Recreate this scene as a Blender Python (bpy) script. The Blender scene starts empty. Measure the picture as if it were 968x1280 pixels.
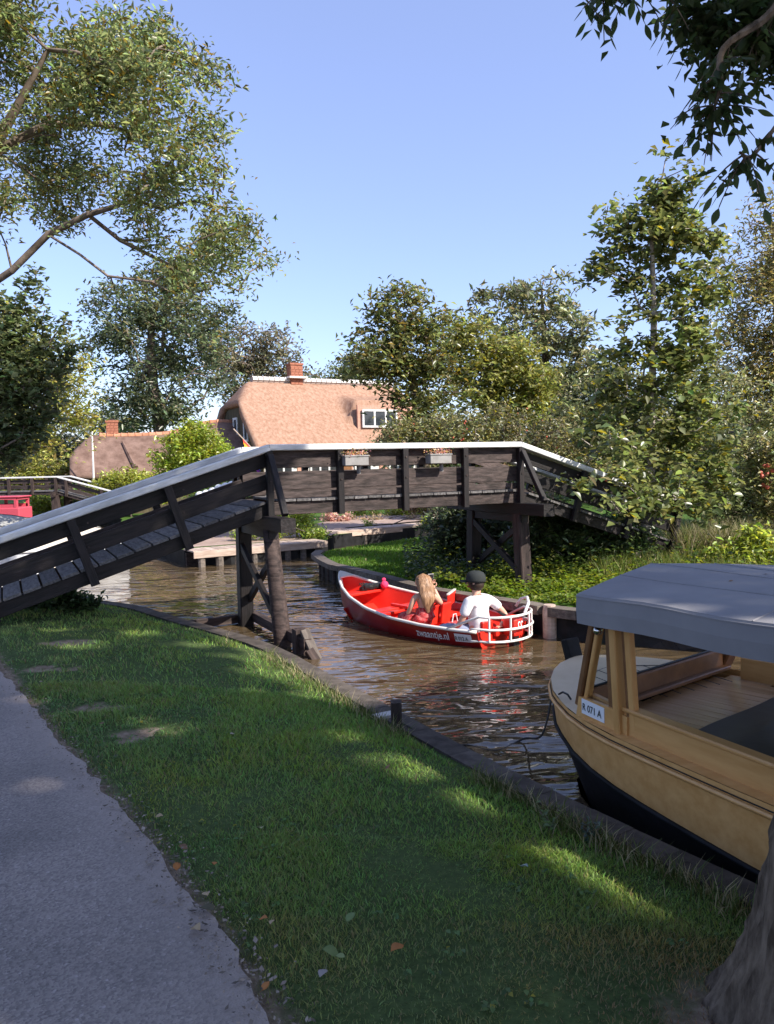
import bpy, math, random
import numpy as np
from mathutils import Vector, Matrix
from mathutils.geometry import tessellate_polygon
rng = np.random.default_rng(7); random.seed(7)
SC = bpy.context.scene; COL = SC.collection
V = Vector; R = math.radians
# ---------------------------------------------------------------- camera
F = 975.0; EYE = 2.3
cp, sp = math.cos(R(3.64)), math.sin(R(3.64)); cr, sr = math.cos(R(1.3)), math.sin(R(1.3))
fw = V((0, cp, -sp)); up0 = V((0, sp, cp)); r0 = V((1, 0, 0))
RT = r0*cr - up0*sr; UP = up0*cr + r0*sr
cam = bpy.data.cameras.new('camera'); co = bpy.data.objects.new('camera', cam); COL.objects.link(co)
m = Matrix((RT, UP, -fw)).transposed().to_4x4(); m.translation = V((0, 0, EYE)); co.matrix_world = m
cam.sensor_fit = 'HORIZONTAL'; cam.sensor_width = 36; cam.lens = 36*F/968; cam.clip_end = 1500; cam.clip_start = .05
SC.camera = co
def at(u, v, y):            # point of the place seen along a sight line at forward distance y
    d = fw + RT*((u-484)/F) + UP*((640-v)/F); return V((0, 0, EYE)) + d*(y/d.y)
# ---------------------------------------------------------------- sky, sun, exposure
SUN = V((.66, -.42, .62)).normalized()
w = bpy.data.worlds.new('World'); SC.world = w; w.use_nodes = True
nt = w.node_tree; bg = nt.nodes['Background']
sky = nt.nodes.new('ShaderNodeTexSky'); sky.sky_type = 'NISHITA'; sky.sun_disc = False
sky.sun_elevation = math.asin(SUN.z); sky.sun_rotation = math.atan2(SUN.x, SUN.y)
sky.air_density = 1.0; sky.dust_density = .7; sky.ozone_density = 5.5; sky.altitude = 0
tn = nt.nodes.new('ShaderNodeMix'); tn.data_type = 'RGBA'; tn.blend_type = 'MULTIPLY'; tn.inputs[0].default_value = 1; tn.inputs[7].default_value = (1.15, 1.0, 1.0, 1); nt.links.new(sky.outputs[0], tn.inputs[6]); tm = nt.nodes.new('ShaderNodeMix'); tm.data_type = 'RGBA'; tm.inputs[0].default_value = .42; tm.inputs[7].default_value = (1.32, 1.5, 2.6, 1); nt.links.new(tn.outputs[2], tm.inputs[6]); nt.links.new(tm.outputs[2], bg.inputs[0]); bg.inputs[1].default_value = .114
sl = bpy.data.lights.new('sun', 'SUN'); sl.energy = 3.0; sl.angle = R(.53); sl.color = (1, .93, .83)
so = bpy.data.objects.new('sun', sl); COL.objects.link(so); so.rotation_euler = SUN.to_track_quat('Z', 'Y').to_euler(); so.location = (8, -6, 30)
SC.view_settings.view_transform = 'Standard'; SC.view_settings.look = 'None'; SC.view_settings.exposure = 1.55; SC.view_settings.gamma = 1
SC.render.engine = 'CYCLES'; cy = SC.cycles
cy.max_bounces = 8; cy.diffuse_bounces = 4; cy.glossy_bounces = 3; cy.transmission_bounces = 4; cy.transparent_max_bounces = 8
cy.caustics_reflective = False; cy.caustics_refractive = False; cy.use_denoising = True; cy.sample_clamp_indirect = 6
# ---------------------------------------------------------------- materials
def mat(name, col, rough=.7, spec=.5, noise=None, bump=0, scale=8, stretch=(1, 1, 1), col2=None, metal=0, attr=None, trans=0, detail=6, bscale=None, seed=0, tint=0):
    M = bpy.data.materials.new(name); M.use_nodes = True; n = M.node_tree; N = n.nodes; L = n.links
    b = N['Principled BSDF']; b.inputs['Roughness'].default_value = rough; b.inputs['Specular IOR Level'].default_value = spec
    b.inputs['Metallic'].default_value = metal; b.inputs['Base Color'].default_value = (*col, 1)
    src = None
    if attr:
        a = N.new('ShaderNodeAttribute'); a.attribute_name = attr; src = a.outputs['Color']
    if col2 or bump:
        tc = N.new('ShaderNodeTexCoord'); mp = N.new('ShaderNodeMapping'); mp.inputs['Scale'].default_value = stretch; mp.inputs['Location'].default_value = (seed*3.1, seed, 0)
        L.new(tc.outputs['Object'], mp.inputs[0])
        if tint:      # vary the place in the pattern from object to object
            oi = N.new('ShaderNodeObjectInfo'); mu = N.new('ShaderNodeMath'); mu.operation = 'MULTIPLY'; mu.inputs[1].default_value = 37
            L.new(oi.outputs['Random'], mu.inputs[0]); L.new(mu.outputs[0], mp.inputs['Location'])
        ns = N.new('ShaderNodeTexNoise'); ns.inputs['Scale'].default_value = scale; ns.inputs['Detail'].default_value = detail; ns.inputs['Roughness'].default_value = .62
        L.new(mp.outputs[0], ns.inputs[0])
        if col2:
            rp = N.new('ShaderNodeValToRGB'); rp.color_ramp.elements[0].position = .36; rp.color_ramp.elements[1].position = .66
            rp.color_ramp.elements[0].color = (*col, 1); rp.color_ramp.elements[1].color = (*col2, 1)
            L.new(ns.outputs[0], rp.inputs[0])
            if src is None: src = rp.outputs[0]
            else:
                mx = N.new('ShaderNodeMix'); mx.data_type = 'RGBA'; mx.blend_type = 'MULTIPLY'; mx.inputs[0].default_value = 1
                L.new(src, mx.inputs[6]); L.new(rp.outputs[0], mx.inputs[7]); src = mx.outputs[2]
            if tint:
                hs = N.new('ShaderNodeHueSaturation'); mr = N.new('ShaderNodeMapRange'); mr.inputs[3].default_value = 1-tint; mr.inputs[4].default_value = 1+tint
                L.new(oi.outputs['Random'], mr.inputs[0]); L.new(mr.outputs[0], hs.inputs['Value']); L.new(src, hs.inputs['Color']); src = hs.outputs[0]
        if bump:
            n2 = ns
            if bscale:
                n2 = N.new('ShaderNodeTexNoise'); n2.inputs['Scale'].default_value = bscale; n2.inputs['Detail'].default_value = 5; L.new(mp.outputs[0], n2.inputs[0])
            bp = N.new('ShaderNodeBump'); bp.inputs['Strength'].default_value = min(1, bump); bp.inputs['Distance'].default_value = .01*max(1, bump)
            L.new(n2.outputs[0], bp.inputs['Height']); L.new(bp.outputs[0], b.inputs['Normal'])
    if src is not None: L.new(src, b.inputs['Base Color'])
    if trans:
        t = N.new('ShaderNodeBsdfTranslucent'); ms = N.new('ShaderNodeMixShader'); ms.inputs[0].default_value = trans
        if src is not None:
            hs = N.new('ShaderNodeHueSaturation'); hs.inputs['Value'].default_value = 1.5; hs.inputs['Hue'].default_value = .485; hs.inputs['Saturation'].default_value = 1.1
            L.new(src, hs.inputs['Color']); L.new(hs.outputs[0], t.inputs[0])
        else: t.inputs[0].default_value = (*[min(1, c*1.5) for c in col], 1)
        L.new(b.outputs[0], ms.inputs[1]); L.new(t.outputs[0], ms.inputs[2])
        L.new(ms.outputs[0], N['Material Output'].inputs[0])
    return M
M = {}
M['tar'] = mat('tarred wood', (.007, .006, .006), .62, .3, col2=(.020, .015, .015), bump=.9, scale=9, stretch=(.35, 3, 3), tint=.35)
M['tarlit'] = mat('sunlit tarred board', (.024, .018, .016), .75, .3, col2=(.092, .068, .062), bump=1.2, scale=10, stretch=(.5, 2.2, 2.2), tint=.3)  # lighter copy of the tarred wood, sunlight on the boards put into colour
M['deckwood'] = mat('deck plank', (.07, .066, .066), .8, .3, col2=(.17, .16, .155), bump=1, scale=10, stretch=(.6, 3, 3), tint=.3)
M['post'] = mat('worn post', (.02, .014, .013), .8, .3, col2=(.075, .052, .045), bump=1.5, scale=7, stretch=(.3, 3, 3), tint=.2)
M['edgewood'] = mat('grey bank timber', (.09, .075, .065), .85, .2, col2=(.2, .17, .145), bump=1, scale=7, stretch=(.5, 3, 3), tint=.25)
M['bankcap'] = mat('bank capping', (.055, .045, .038), .85, .2, col2=(.115, .096, .08), bump=1, scale=9, tint=.2)
M['jetty'] = mat('pale jetty wood', (.34, .25, .2), .8, .2, col2=(.52, .42, .35), bump=.8, scale=6, stretch=(.4, 3, 3), tint=.15)
M['terrace'] = mat('terrace paving', (.28, .2, .16), .85, .2, col2=(.4, .3, .25), bump=.4, scale=4)
M['white'] = mat('white rail paint', (.46, .46, .44), .65, .3, col2=(.76, .76, .75), bump=.5, scale=6, stretch=(.4, 2, 2))
M['varnish'] = mat('varnished boat wood', (.53, .275, .09), .35, .5, col2=(.64, .365, .14), bump=.12, scale=3.5, stretch=(.6, 4, 4), tint=.08)
M['varnish2'] = mat('varnished deck wood', (.46, .26, .12), .25, .5, col2=(.6, .38, .2), bump=.1, scale=4, stretch=(.4, 5, 5), tint=.12)
M['varndark'] = mat('brown trim wood', (.14, .062, .026), .4, .5, col2=(.23, .11, .045), bump=.1, scale=6)
M['paledeck'] = mat('pale foredeck paint', (.56, .43, .27), .55, .3, col2=(.66, .52, .34), bump=.1, scale=3)
M['blackhull'] = mat('black hull paint', (.008, .008, .008), .7, .2, col2=(.02, .02, .022), bump=.4, scale=5)
M['tarp'] = mat('grey blue canvas', (.22, .215, .225), .85, .2, col2=(.26, .255, .262), bump=.35, scale=2.2, bscale=3.0)
M['blacktarp'] = mat('black cover', (.006, .006, .007), .45, .5, bump=.5, scale=3)
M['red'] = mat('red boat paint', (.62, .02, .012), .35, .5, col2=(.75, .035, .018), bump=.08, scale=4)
M['redshaded'] = mat('shaded red boat paint', (.26, .008, .010), .3, .5, col2=(.33, .014, .014), scale=3, bump=.1)  # boat red darkened, shade on the outer hull put into the colour
M['steel'] = mat('white tube', (.75, .72, .68), .3, .5)
M['chrome'] = mat('chrome', (.6, .6, .6), .15, .5, metal=1)
M['black'] = mat('black plastic', (.012, .012, .013), .4, .5)
M['cap'] = mat('charcoal cap cloth', (.03, .034, .034), .85, .2, bump=.3, scale=40)
M['shirt'] = mat('white cotton', (.74, .72, .74), .85, .2, bump=.9, scale=5, bscale=9)
M['denim'] = mat('pale denim', (.22, .27, .42), .85, .2, col2=(.32, .38, .52), bump=.4, scale=12)
M['skin'] = mat('skin', (.55, .30, .21), .5, .4, col2=(.62, .36, .26), scale=9)
M['hair'] = mat('light brown hair', (.15, .075, .035), .45, .5, col2=(.42, .24, .13), bump=.8, scale=9, stretch=(6, 6, .5))
M['darkhair'] = mat('dark hair', (.03, .018, .012), .6, .3)
M['thatch'] = mat('reed thatch', (.26, .148, .096), .95, .1, col2=(.385, .245, .175), bump=1.3, scale=3.5, stretch=(2.2, 2.2, .9), detail=12, bscale=9)
M['thatchold'] = mat('weathered thatch', (.125, .078, .06), .95, .1, col2=(.22, .145, .115), bump=2.5, scale=2.6, detail=10, bscale=7)
M['ridgetile'] = mat('pale ridge tile', (.5, .46, .42), .7, .3, col2=(.62, .58, .54), scale=5, tint=.1)
M['clay'] = mat('orange ridge tile', (.36, .15, .08), .85, .3, col2=(.46, .23, .14), scale=5, tint=.15)
M['brick'] = mat('chimney brick', (.27, .10, .06), .85, .2, col2=(.38, .16, .10), bump=.8, scale=12)
M['mortar'] = mat('pale mortar', (.42, .33, .28), .9, .2)
M['brown_wall'] = mat('olive timber wall', (.06, .048, .028), .85, .2, col2=(.11, .09, .055), bump=.5, scale=3, stretch=(3, 3, .4))
M['render'] = mat('white wall', (.6, .56, .52), .85, .2, col2=(.7, .66, .62), scale=3)
M['brickwall'] = mat('pinkish brick wall', (.42, .22, .16), .9, .2, col2=(.52, .3, .22), bump=.5, scale=10)
M['glass'] = mat('dark window glass', (.02, .025, .03), .08, .6)
M['terracotta'] = mat('grey planter', (.22, .21, .2), .7, .3, col2=(.3, .29, .28), scale=8)
M['stone'] = mat('pale stone', (.45, .43, .4), .8, .2, col2=(.55, .53, .5), bump=.5, scale=20)
M['plate'] = mat('white plate', (.72, .73, .75), .4, .4)
M['greytarp'] = mat('grey boat cover', (.25, .25, .24), .8, .3, col2=(.36, .36, .34), bump=.6, scale=1.5)
M['paletarp'] = mat('cream boat cover', (.5, .44, .36), .8, .3, col2=(.6, .54, .46), bump=.6, scale=1.5)
M['crate_red'] = mat('pinkish red plastic', (.5, .07, .10), .5, .4)
M['phone'] = mat('dark phone', (.02, .02, .025), .2, .5)
M['pink'] = mat('pink wool', (.8, .06, .16), .9, .2, bump=1, scale=30)
M['floral'] = mat('red dress with white flowers', (.42, .015, .022), .85, .2, col2=(.58, .16, .15), scale=26, detail=2)
M['leafmat'] = mat('leaf', (.07, .1, .03), .36, .9, attr='Col', trans=.48)
M['shadeleaf'] = mat('ash leaf', (.05, .07, .03), .5, .4, attr='Col', trans=.55)
M['hip'] = mat('rose hip', (.5, .10, .06), .5, .4)
M['grassblade'] = mat('grass blade', (.07, .12, .03), .55, .3, attr='Col', trans=.3)
M['bark'] = mat('bark', (.065, .048, .034), .95, .1, col2=(.22, .17, .125), bump=2.5, scale=14, stretch=(1.6, 1.6, .35), detail=9)
M['palebark'] = mat('pale mottled bark', (.2, .17, .14), .85, .2, col2=(.48, .43, .38), bump=.6, scale=9, stretch=(1, 1, 1.5))
M['twig'] = mat('branch bark', (.10, .078, .06), .9, .2, col2=(.24, .19, .15), bump=.8, scale=5)
M['rope'] = mat('rope', (.06, .055, .05), .9, .2)
M['fallen'] = mat('fallen leaf', (.3, .2, .1), .7, .3, attr='Col', trans=.1)
M['flagpole'] = mat('white pole paint', (.7, .68, .65), .5, .4)
M['dirtbits'] = mat('litter', (.2, .17, .14), .9, .2, attr='Col')
def ground_mat(name, g1, g2):
    m_ = bpy.data.materials.new(name); m_.use_nodes = True; n = m_.node_tree; N = n.nodes; L = n.links; b = N['Principled BSDF']
    b.inputs['Roughness'].default_value = .95; b.inputs['Specular IOR Level'].default_value = .15
    tc = N.new('ShaderNodeTexCoord')
    def noise(s, d=8):
        x = N.new('ShaderNodeTexNoise'); x.inputs['Scale'].default_value = s; x.inputs['Detail'].default_value = d; x.inputs['Roughness'].default_value = .65; L.new(tc.outputs['Object'], x.inputs[0]); return x
    def ramp(src, c1, c2, a=.35, c=.65):
        r = N.new('ShaderNodeValToRGB'); r.color_ramp.elements[0].position = a; r.color_ramp.elements[1].position = c
        r.color_ramp.elements[0].color = (*c1, 1); r.color_ramp.elements[1].color = (*c2, 1); L.new(src, r.inputs[0]); return r.outputs[0]
    g = ramp(noise(30).outputs[0], g1, g2); d = ramp(noise(25).outputs[0], (.17, .125, .085), (.31, .24, .175))
    at_ = N.new('ShaderNodeAttribute'); at_.attribute_name = 'dirt'
    ad = N.new('ShaderNodeMath'); ad.operation = 'ADD'; sb = N.new('ShaderNodeMath'); sb.operation = 'MULTIPLY_ADD'; sb.inputs[1].default_value = .8; sb.inputs[2].default_value = -.4
    L.new(noise(9).outputs[0], sb.inputs[0]); L.new(sb.outputs[0], ad.inputs[0]); L.new(at_.outputs['Fac'], ad.inputs[1])
    f = ramp(ad.outputs[0], (0, 0, 0), (1, 1, 1), .3, .62)
    mx = N.new('ShaderNodeMix'); mx.data_type = 'RGBA'; L.new(f, mx.inputs[0]); L.new(g, mx.inputs[6]); L.new(d, mx.inputs[7]); L.new(mx.outputs[2], b.inputs['Base Color'])
    bp = N.new('ShaderNodeBump'); bp.inputs['Strength'].default_value = .8; bp.inputs['Distance'].default_value = .012; L.new(noise(60, 5).outputs[0], bp.inputs['Height']); L.new(bp.outputs[0], b.inputs['Normal'])
    return m_
M['turf'] = ground_mat('turf', (.045, .068, .022), (.085, .125, .04))
M['farturf'] = ground_mat('bright turf', (.035, .08, .012), (.08, .15, .025))
def asphalt():
    m_ = bpy.data.materials.new('asphalt path'); m_.use_nodes = True; n = m_.node_tree; N = n.nodes; L = n.links; b = N['Principled BSDF']
    b.inputs['Roughness'].default_value = .9; b.inputs['Specular IOR Level'].default_value = .2
    tc = N.new('ShaderNodeTexCoord')
    v1 = N.new('ShaderNodeTexVoronoi'); v1.inputs['Scale'].default_value = 110; L.new(tc.outputs['Object'], v1.inputs[0])
    r1 = N.new('ShaderNodeValToRGB'); e = r1.color_ramp.elements; e[0].position = 0; e[0].color = (.15, .13, .128, 1); e[1].position = 1; e[1].color = (.42, .37, .36, 1)
    x = e.new(.55); x.color = (.265, .232, .212, 1); x = e.new(.86); x.color = (.31, .275, .25, 1)
    L.new(v1.outputs['Color'], r1.inputs[0])
    n1 = N.new('ShaderNodeTexNoise'); n1.inputs['Scale'].default_value = 1.3; n1.inputs['Detail'].default_value = 6; L.new(tc.outputs['Object'], n1.inputs[0])
    r2 = N.new('ShaderNodeValToRGB'); r2.color_ramp.elements[0].color = (.75, .75, .75, 1); r2.color_ramp.elements[1].color = (1.2, 1.17, 1.15, 1); r2.color_ramp.elements[0].position = .35; r2.color_ramp.elements[1].position = .7
    L.new(n1.outputs[0], r2.inputs[0])
    mx = N.new('ShaderNodeMix'); mx.data_type = 'RGBA'; mx.blend_type = 'MULTIPLY'; mx.inputs[0].default_value = 1; L.new(r1.outputs[0], mx.inputs[6]); L.new(r2.outputs[0], mx.inputs[7])
    at_ = N.new('ShaderNodeAttribute'); at_.attribute_name = 'dirt'
    m2 = N.new('ShaderNodeMix'); m2.data_type = 'RGBA'; L.new(at_.outputs['Fac'], m2.inputs[0]); L.new(mx.outputs[2], m2.inputs[6]); m2.inputs[7].default_value = (.34, .285, .25, 1)
    L.new(m2.outputs[2], b.inputs['Base Color'])
    bp = N.new('ShaderNodeBump'); bp.inputs['Strength'].default_value = .7; bp.inputs['Distance'].default_value = .004; L.new(v1.outputs['Distance'], bp.inputs['Height']); L.new(bp.outputs[0], b.inputs['Normal'])
    return m_
M['asphalt'] = asphalt()
def water_mat():
    m_ = bpy.data.materials.new('canal water'); m_.use_nodes = True; n = m_.node_tree; N = n.nodes; L = n.links; b = N['Principled BSDF']
    b.inputs['Roughness'].default_value = .03; b.inputs['IOR'].default_value = 1.56; b.inputs['Specular IOR Level'].default_value = .5
    tc = N.new('ShaderNodeTexCoord')
    n0 = N.new('ShaderNodeTexNoise'); n0.inputs['Scale'].default_value = .5; L.new(tc.outputs['Object'], n0.inputs[0])
    rp = N.new('ShaderNodeValToRGB'); rp.color_ramp.elements[0].color = (.072, .049, .026, 1); rp.color_ramp.elements[1].color = (.10, .070, .038, 1); L.new(n0.outputs[0], rp.inputs[0]); L.new(rp.outputs[0], b.inputs['Base Color'])
    def layer(scale, st, rot, det=3):
        mp = N.new('ShaderNodeMapping'); mp.inputs['Scale'].default_value = st; mp.inputs['Rotation'].default_value = (0, 0, R(rot)); L.new(tc.outputs['Object'], mp.inputs[0])
        x = N.new('ShaderNodeTexNoise'); x.inputs['Scale'].default_value = scale; x.inputs['Detail'].default_value = det; x.inputs['Distortion'].default_value = .6; L.new(mp.outputs[0], x.inputs[0]); return x.outputs[0]
    a = layer(1.15, (1, 2.1, 1), -12, 2.2); c = layer(4.2, (1, 1.9, 1), 18, 1.5)
    ma = N.new('ShaderNodeMath'); ma.operation = 'MULTIPLY_ADD'; ma.inputs[1].default_value = .17; L.new(c, ma.inputs[0]); L.new(a, ma.inputs[2])
    pt = N.new('ShaderNodeTexNoise'); pt.inputs['Scale'].default_value = .33; pt.inputs['Detail'].default_value = 2; L.new(tc.outputs['Object'], pt.inputs[0]); mr = N.new('ShaderNodeMapRange'); mr.inputs[1].default_value = .35; mr.inputs[2].default_value = .65; mr.inputs[3].default_value = .35; mr.inputs[4].default_value = 1.25; L.new(pt.outputs[0], mr.inputs[0]); mq = N.new('ShaderNodeMath'); mq.operation = 'MULTIPLY'; L.new(ma.outputs[0], mq.inputs[0]); L.new(mr.outputs[0], mq.inputs[1])
    bp = N.new('ShaderNodeBump'); bp.inputs['Strength'].default_value = 1; bp.inputs['Distance'].default_value = .105; L.new(mq.outputs[0], bp.inputs['Height']); L.new(bp.outputs[0], b.inputs['Normal'])
    return m_
M['water'] = water_mat()
def pane_mat():
    m_ = bpy.data.materials.new('clear pane'); m_.use_nodes = True; n = m_.node_tree; N = n.nodes; L = n.links
    t = N.new('ShaderNodeBsdfTransparent'); t.inputs[0].default_value = (.93, .95, .95, 1); g = N.new('ShaderNodeBsdfGlossy'); g.inputs['Roughness'].default_value = .03
    fr = N.new('ShaderNodeFresnel'); fr.inputs[0].default_value = 1.3; ms = N.new('ShaderNodeMixShader')
    L.new(fr.outputs[0], ms.inputs[0]); L.new(t.outputs[0], ms.inputs[1]); L.new(g.outputs[0], ms.inputs[2]); L.new(ms.outputs[0], N['Material Output'].inputs[0]); return m_
M['pane'] = pane_mat()
# ---------------------------------------------------------------- object helpers
def tag(o, label=None, cat=None, group=None, kind=None):
    if label: o['label'] = label
    if cat: o['category'] = cat
    if group: o['group'] = group
    if kind: o['kind'] = kind
    return o
def empty(name, loc, label, cat, group=None, rz=0):
    o = bpy.data.objects.new(name, None); COL.objects.link(o); o.location = loc; o.rotation_euler = (0, 0, rz); bpy.context.view_layer.update() if False else None
    return tag(o, label, cat, group)
def rootmat(o): return Matrix.Translation(o.location) @ o.rotation_euler.to_matrix().to_4x4()
def link(name, me, material, parent=None, mw=None, local=False):
    o = bpy.data.objects.new(name, me); COL.objects.link(o)
    if material is not None and not me.materials: me.materials.append(M[material] if isinstance(material, str) else material)
    if parent is not None:
        o.parent = parent
        if not local:
            pm = parent['_mw'] if False else worldof(parent); o.matrix_parent_inverse = pm.inverted()
    if mw is not None: o.matrix_basis = mw
    return o
def worldof(o):
    b = o.matrix_basis.copy() if not (o.type == 'EMPTY' and o.parent is None) else rootmat(o)
    if o.parent: return worldof(o.parent) @ o.matrix_parent_inverse @ b
    return b
def npmesh(name, verts, faces, smooth=False, attrs=None):
    """faces: (n,k) integer array, all faces alike, or list of lists"""
    me = bpy.data.meshes.new(name)
    if isinstance(faces, np.ndarray):
        verts = np.asarray(verts, np.float32); n, k = faces.shape
        me.vertices.add(len(verts)); me.vertices.foreach_set('co', verts.ravel())
        me.loops.add(n*k); me.loops.foreach_set('vertex_index', faces.astype(np.int32).ravel())
        me.polygons.add(n); me.polygons.foreach_set('loop_start', np.arange(0, n*k, k, dtype=np.int32)); me.polygons.foreach_set('loop_total', np.full(n, k, np.int32))
        if smooth: me.polygons.foreach_set('use_smooth', np.ones(n, bool))
        me.update(calc_edges=True)
    else:
        me.from_pydata([tuple(v) for v in verts], [], faces); 
        if smooth: me.shade_smooth()
        me.update()
    for k_, v_ in (attrs or {}).items():
        v_ = np.asarray(v_, np.float32)
        if v_.ndim == 1: me.attributes.new(k_, 'FLOAT', 'POINT').data.foreach_set('value', v_)
        else:
            c = np.ones((len(v_), 4), np.float32); c[:, :3] = v_; me.attributes.new(k_, 'FLOAT_COLOR', 'POINT').data.foreach_set('color', c.ravel())
    return me
class MB:
    def __init__(s): s.v = []; s.f = []
    def add(s, vs, fs): b = len(s.v); s.v += [tuple(p) for p in vs]; s.f += [[i+b for i in f] for f in fs]; return s
    def box(s, c, size, rz=0, mtx=None):
        hx, hy, hz = [k/2 for k in size]; mm = mtx or (Matrix.Translation(c) @ Matrix.Rotation(rz, 4, 'Z'))
        vs = [mm @ V((x*hx, y*hy, z*hz)) for x in (-1, 1) for y in (-1, 1) for z in (-1, 1)]
        return s.add(vs, [(0, 1, 3, 2), (4, 6, 7, 5), (0, 4, 5, 1), (2, 3, 7, 6), (0, 2, 6, 4), (1, 5, 7, 3)])
    def beam(s, p0, p1, w_, h_, up=(0, 0, 1)):
        p0 = V(p0); p1 = V(p1); return s.box(None, ((p1-p0).length, w_, h_), mtx=bmat(p0, p1, up) @ Matrix.Translation(((p1-p0).length/2, 0, 0)))
    def tube(s, pts, rad, n=8, cap=True, close=False):
        pts = [V(p) for p in pts]; rad = rad if hasattr(rad, '__len__') else [rad]*len(pts); b = len(s.v); m_ = len(pts)
        prev = None
        for i, p in enumerate(pts):
            t = (pts[(i+1) % m_]-pts[i-1]) if close else (pts[min(i+1, m_-1)]-pts[max(i-1, 0)])
            t.normalize(); a = (prev - t*prev.dot(t)) if prev is not None else (V((0, 0, 1)) if abs(t.z) < .9 else V((1, 0, 0))).cross(t)
            a.normalize(); prev = a; c = t.cross(a)
            for k in range(n): s.v.append(tuple(p + (a*math.cos(2*math.pi*k/n) + c*math.sin(2*math.pi*k/n))*rad[i]))
        for i in range(m_ if close else m_-1):
            j = (i+1) % m_
            for k in range(n): s.f.append([b+i*n+k, b+i*n+(k+1) % n, b+j*n+(k+1) % n, b+j*n+k])
        if cap and not close: s.f.append([b+k for k in range(n)][::-1]); s.f.append([b+(m_-1)*n+k for k in range(n)])
        return s
    def ball(s, c, r, n=10, m_=6):
        r = r if hasattr(r, '__len__') else (r, r, r); b = len(s.v)
        for i in range(1, m_):
            for k in range(n):
                a = math.pi*i/m_; q = 2*math.pi*k/n; s.v.append((c[0]+r[0]*math.sin(a)*math.cos(q), c[1]+r[1]*math.sin(a)*math.sin(q), c[2]+r[2]*math.cos(a)))
        s.v += [(c[0], c[1], c[2]+r[2]), (c[0], c[1], c[2]-r[2])]; T = len(s.v)-2
        for k in range(n):
            s.f.append([T, b+k, b+(k+1) % n]); s.f.append([T+1, b+(m_-2)*n+(k+1) % n, b+(m_-2)*n+k])
            for i in range(m_-2): s.f.append([b+i*n+k, b+(i+1)*n+k, b+(i+1)*n+(k+1) % n, b+i*n+(k+1) % n])
        return s
    def grid(s, P, flip=False):     # P[i][j] points
        b = len(s.v); n, k = len(P), len(P[0]); s.v += [tuple(p) for row in P for p in row]
        for i in range(n-1):
            for j in range(k-1):
                f = [b+i*k+j, b+i*k+j+1, b+(i+1)*k+j+1, b+(i+1)*k+j]; s.f.append(f[::-1] if flip else f)
        return s
    def build(s, name, material, parent=None, smooth=False, bevel=0, solid=0, local=False, **kw):
        o = link(name, npmesh(name, s.v, s.f, smooth), material, parent, local=local)
        if solid: q = o.modifiers.new('thickness', 'SOLIDIFY'); q.thickness = solid; q.offset = kw.get('off', 0)
        if bevel: q = o.modifiers.new('bevel', 'BEVEL'); q.width = bevel; q.segments = 2; q.limit_method = 'ANGLE'
        return o
def bmat(p0, p1, up=(0, 0, 1)):
    x = (V(p1)-V(p0)).normalized(); u = V(up)
    if abs(x.dot(u)) > .98: u = V((0, 1, 0))
    y = u.cross(x).normalized(); z = x.cross(y); m_ = Matrix((x, y, z)).transposed().to_4x4(); m_.translation = V(p0); return m_
_bc = {}
def beam(name, p0, p1, w_, h_, material, parent, up=(0, 0, 1), bev=.006):
    """timber piece with its own length as local x; alike pieces share a mesh"""
    L_ = round((V(p1)-V(p0)).length, 3); key = (L_, w_, h_, material, bev)
    if key not in _bc: 
        b = bev; X = [0, L_]; vs = []; 
        prof = [(-w_/2+b, -h_/2), (w_/2-b, -h_/2), (w_/2, -h_/2+b), (w_/2, h_/2-b), (w_/2-b, h_/2), (-w_/2+b, h_/2), (-w_/2, h_/2-b), (-w_/2, -h_/2+b)]
        for x in X: vs += [(x, a, c) for a, c in prof]
        fs = [[k, (k+1) % 8, 8+(k+1) % 8, 8+k] for k in range(8)] + [list(range(8))[::-1], list(range(8, 16))]
        _bc[key] = npmesh(name, vs, fs)
    return link(name, _bc[key], material, parent, bmat(p0, p1, up))
def structure(name, me, material): return tag(link(name, me, material), kind='structure')
def skin(name, chains, material, parent, sub=2, flat=None):
    """chains: list of [(x,y,z,r)...]; a first item given as an int continues from that vertex index"""
    vs, rs, es = [], [], []; roots = []
    for ch in chains:
        prev = None
        for q in ch:
            if isinstance(q, int): prev = q; continue
            vs.append(q[:3]); rs.append((q[3], q[4] if len(q) > 4 else q[3])); i = len(vs)-1
            if prev is None: roots.append(i)
            else: es.append((prev, i))
            prev = i
    me = bpy.data.meshes.new(name); me.from_pydata(vs, es, []); me.update(); o = link(name, me, material, parent, local=True)
    import bmesh
    bm = bmesh.new(); bm.from_mesh(me); lay = bm.verts.layers.skin.verify(); bm.verts.ensure_lookup_table()
    for i, vv in enumerate(bm.verts): vv[lay].radius = rs[i]; vv[lay].use_root = i in roots
    bm.to_mesh(me); bm.free(); md = o.modifiers.new('skin', 'SKIN')
    md.use_smooth_shade = True; md.branch_smoothing = .3
    ss = o.modifiers.new('sub', 'SUBSURF'); ss.levels = sub; ss.render_levels = sub
    return o
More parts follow.
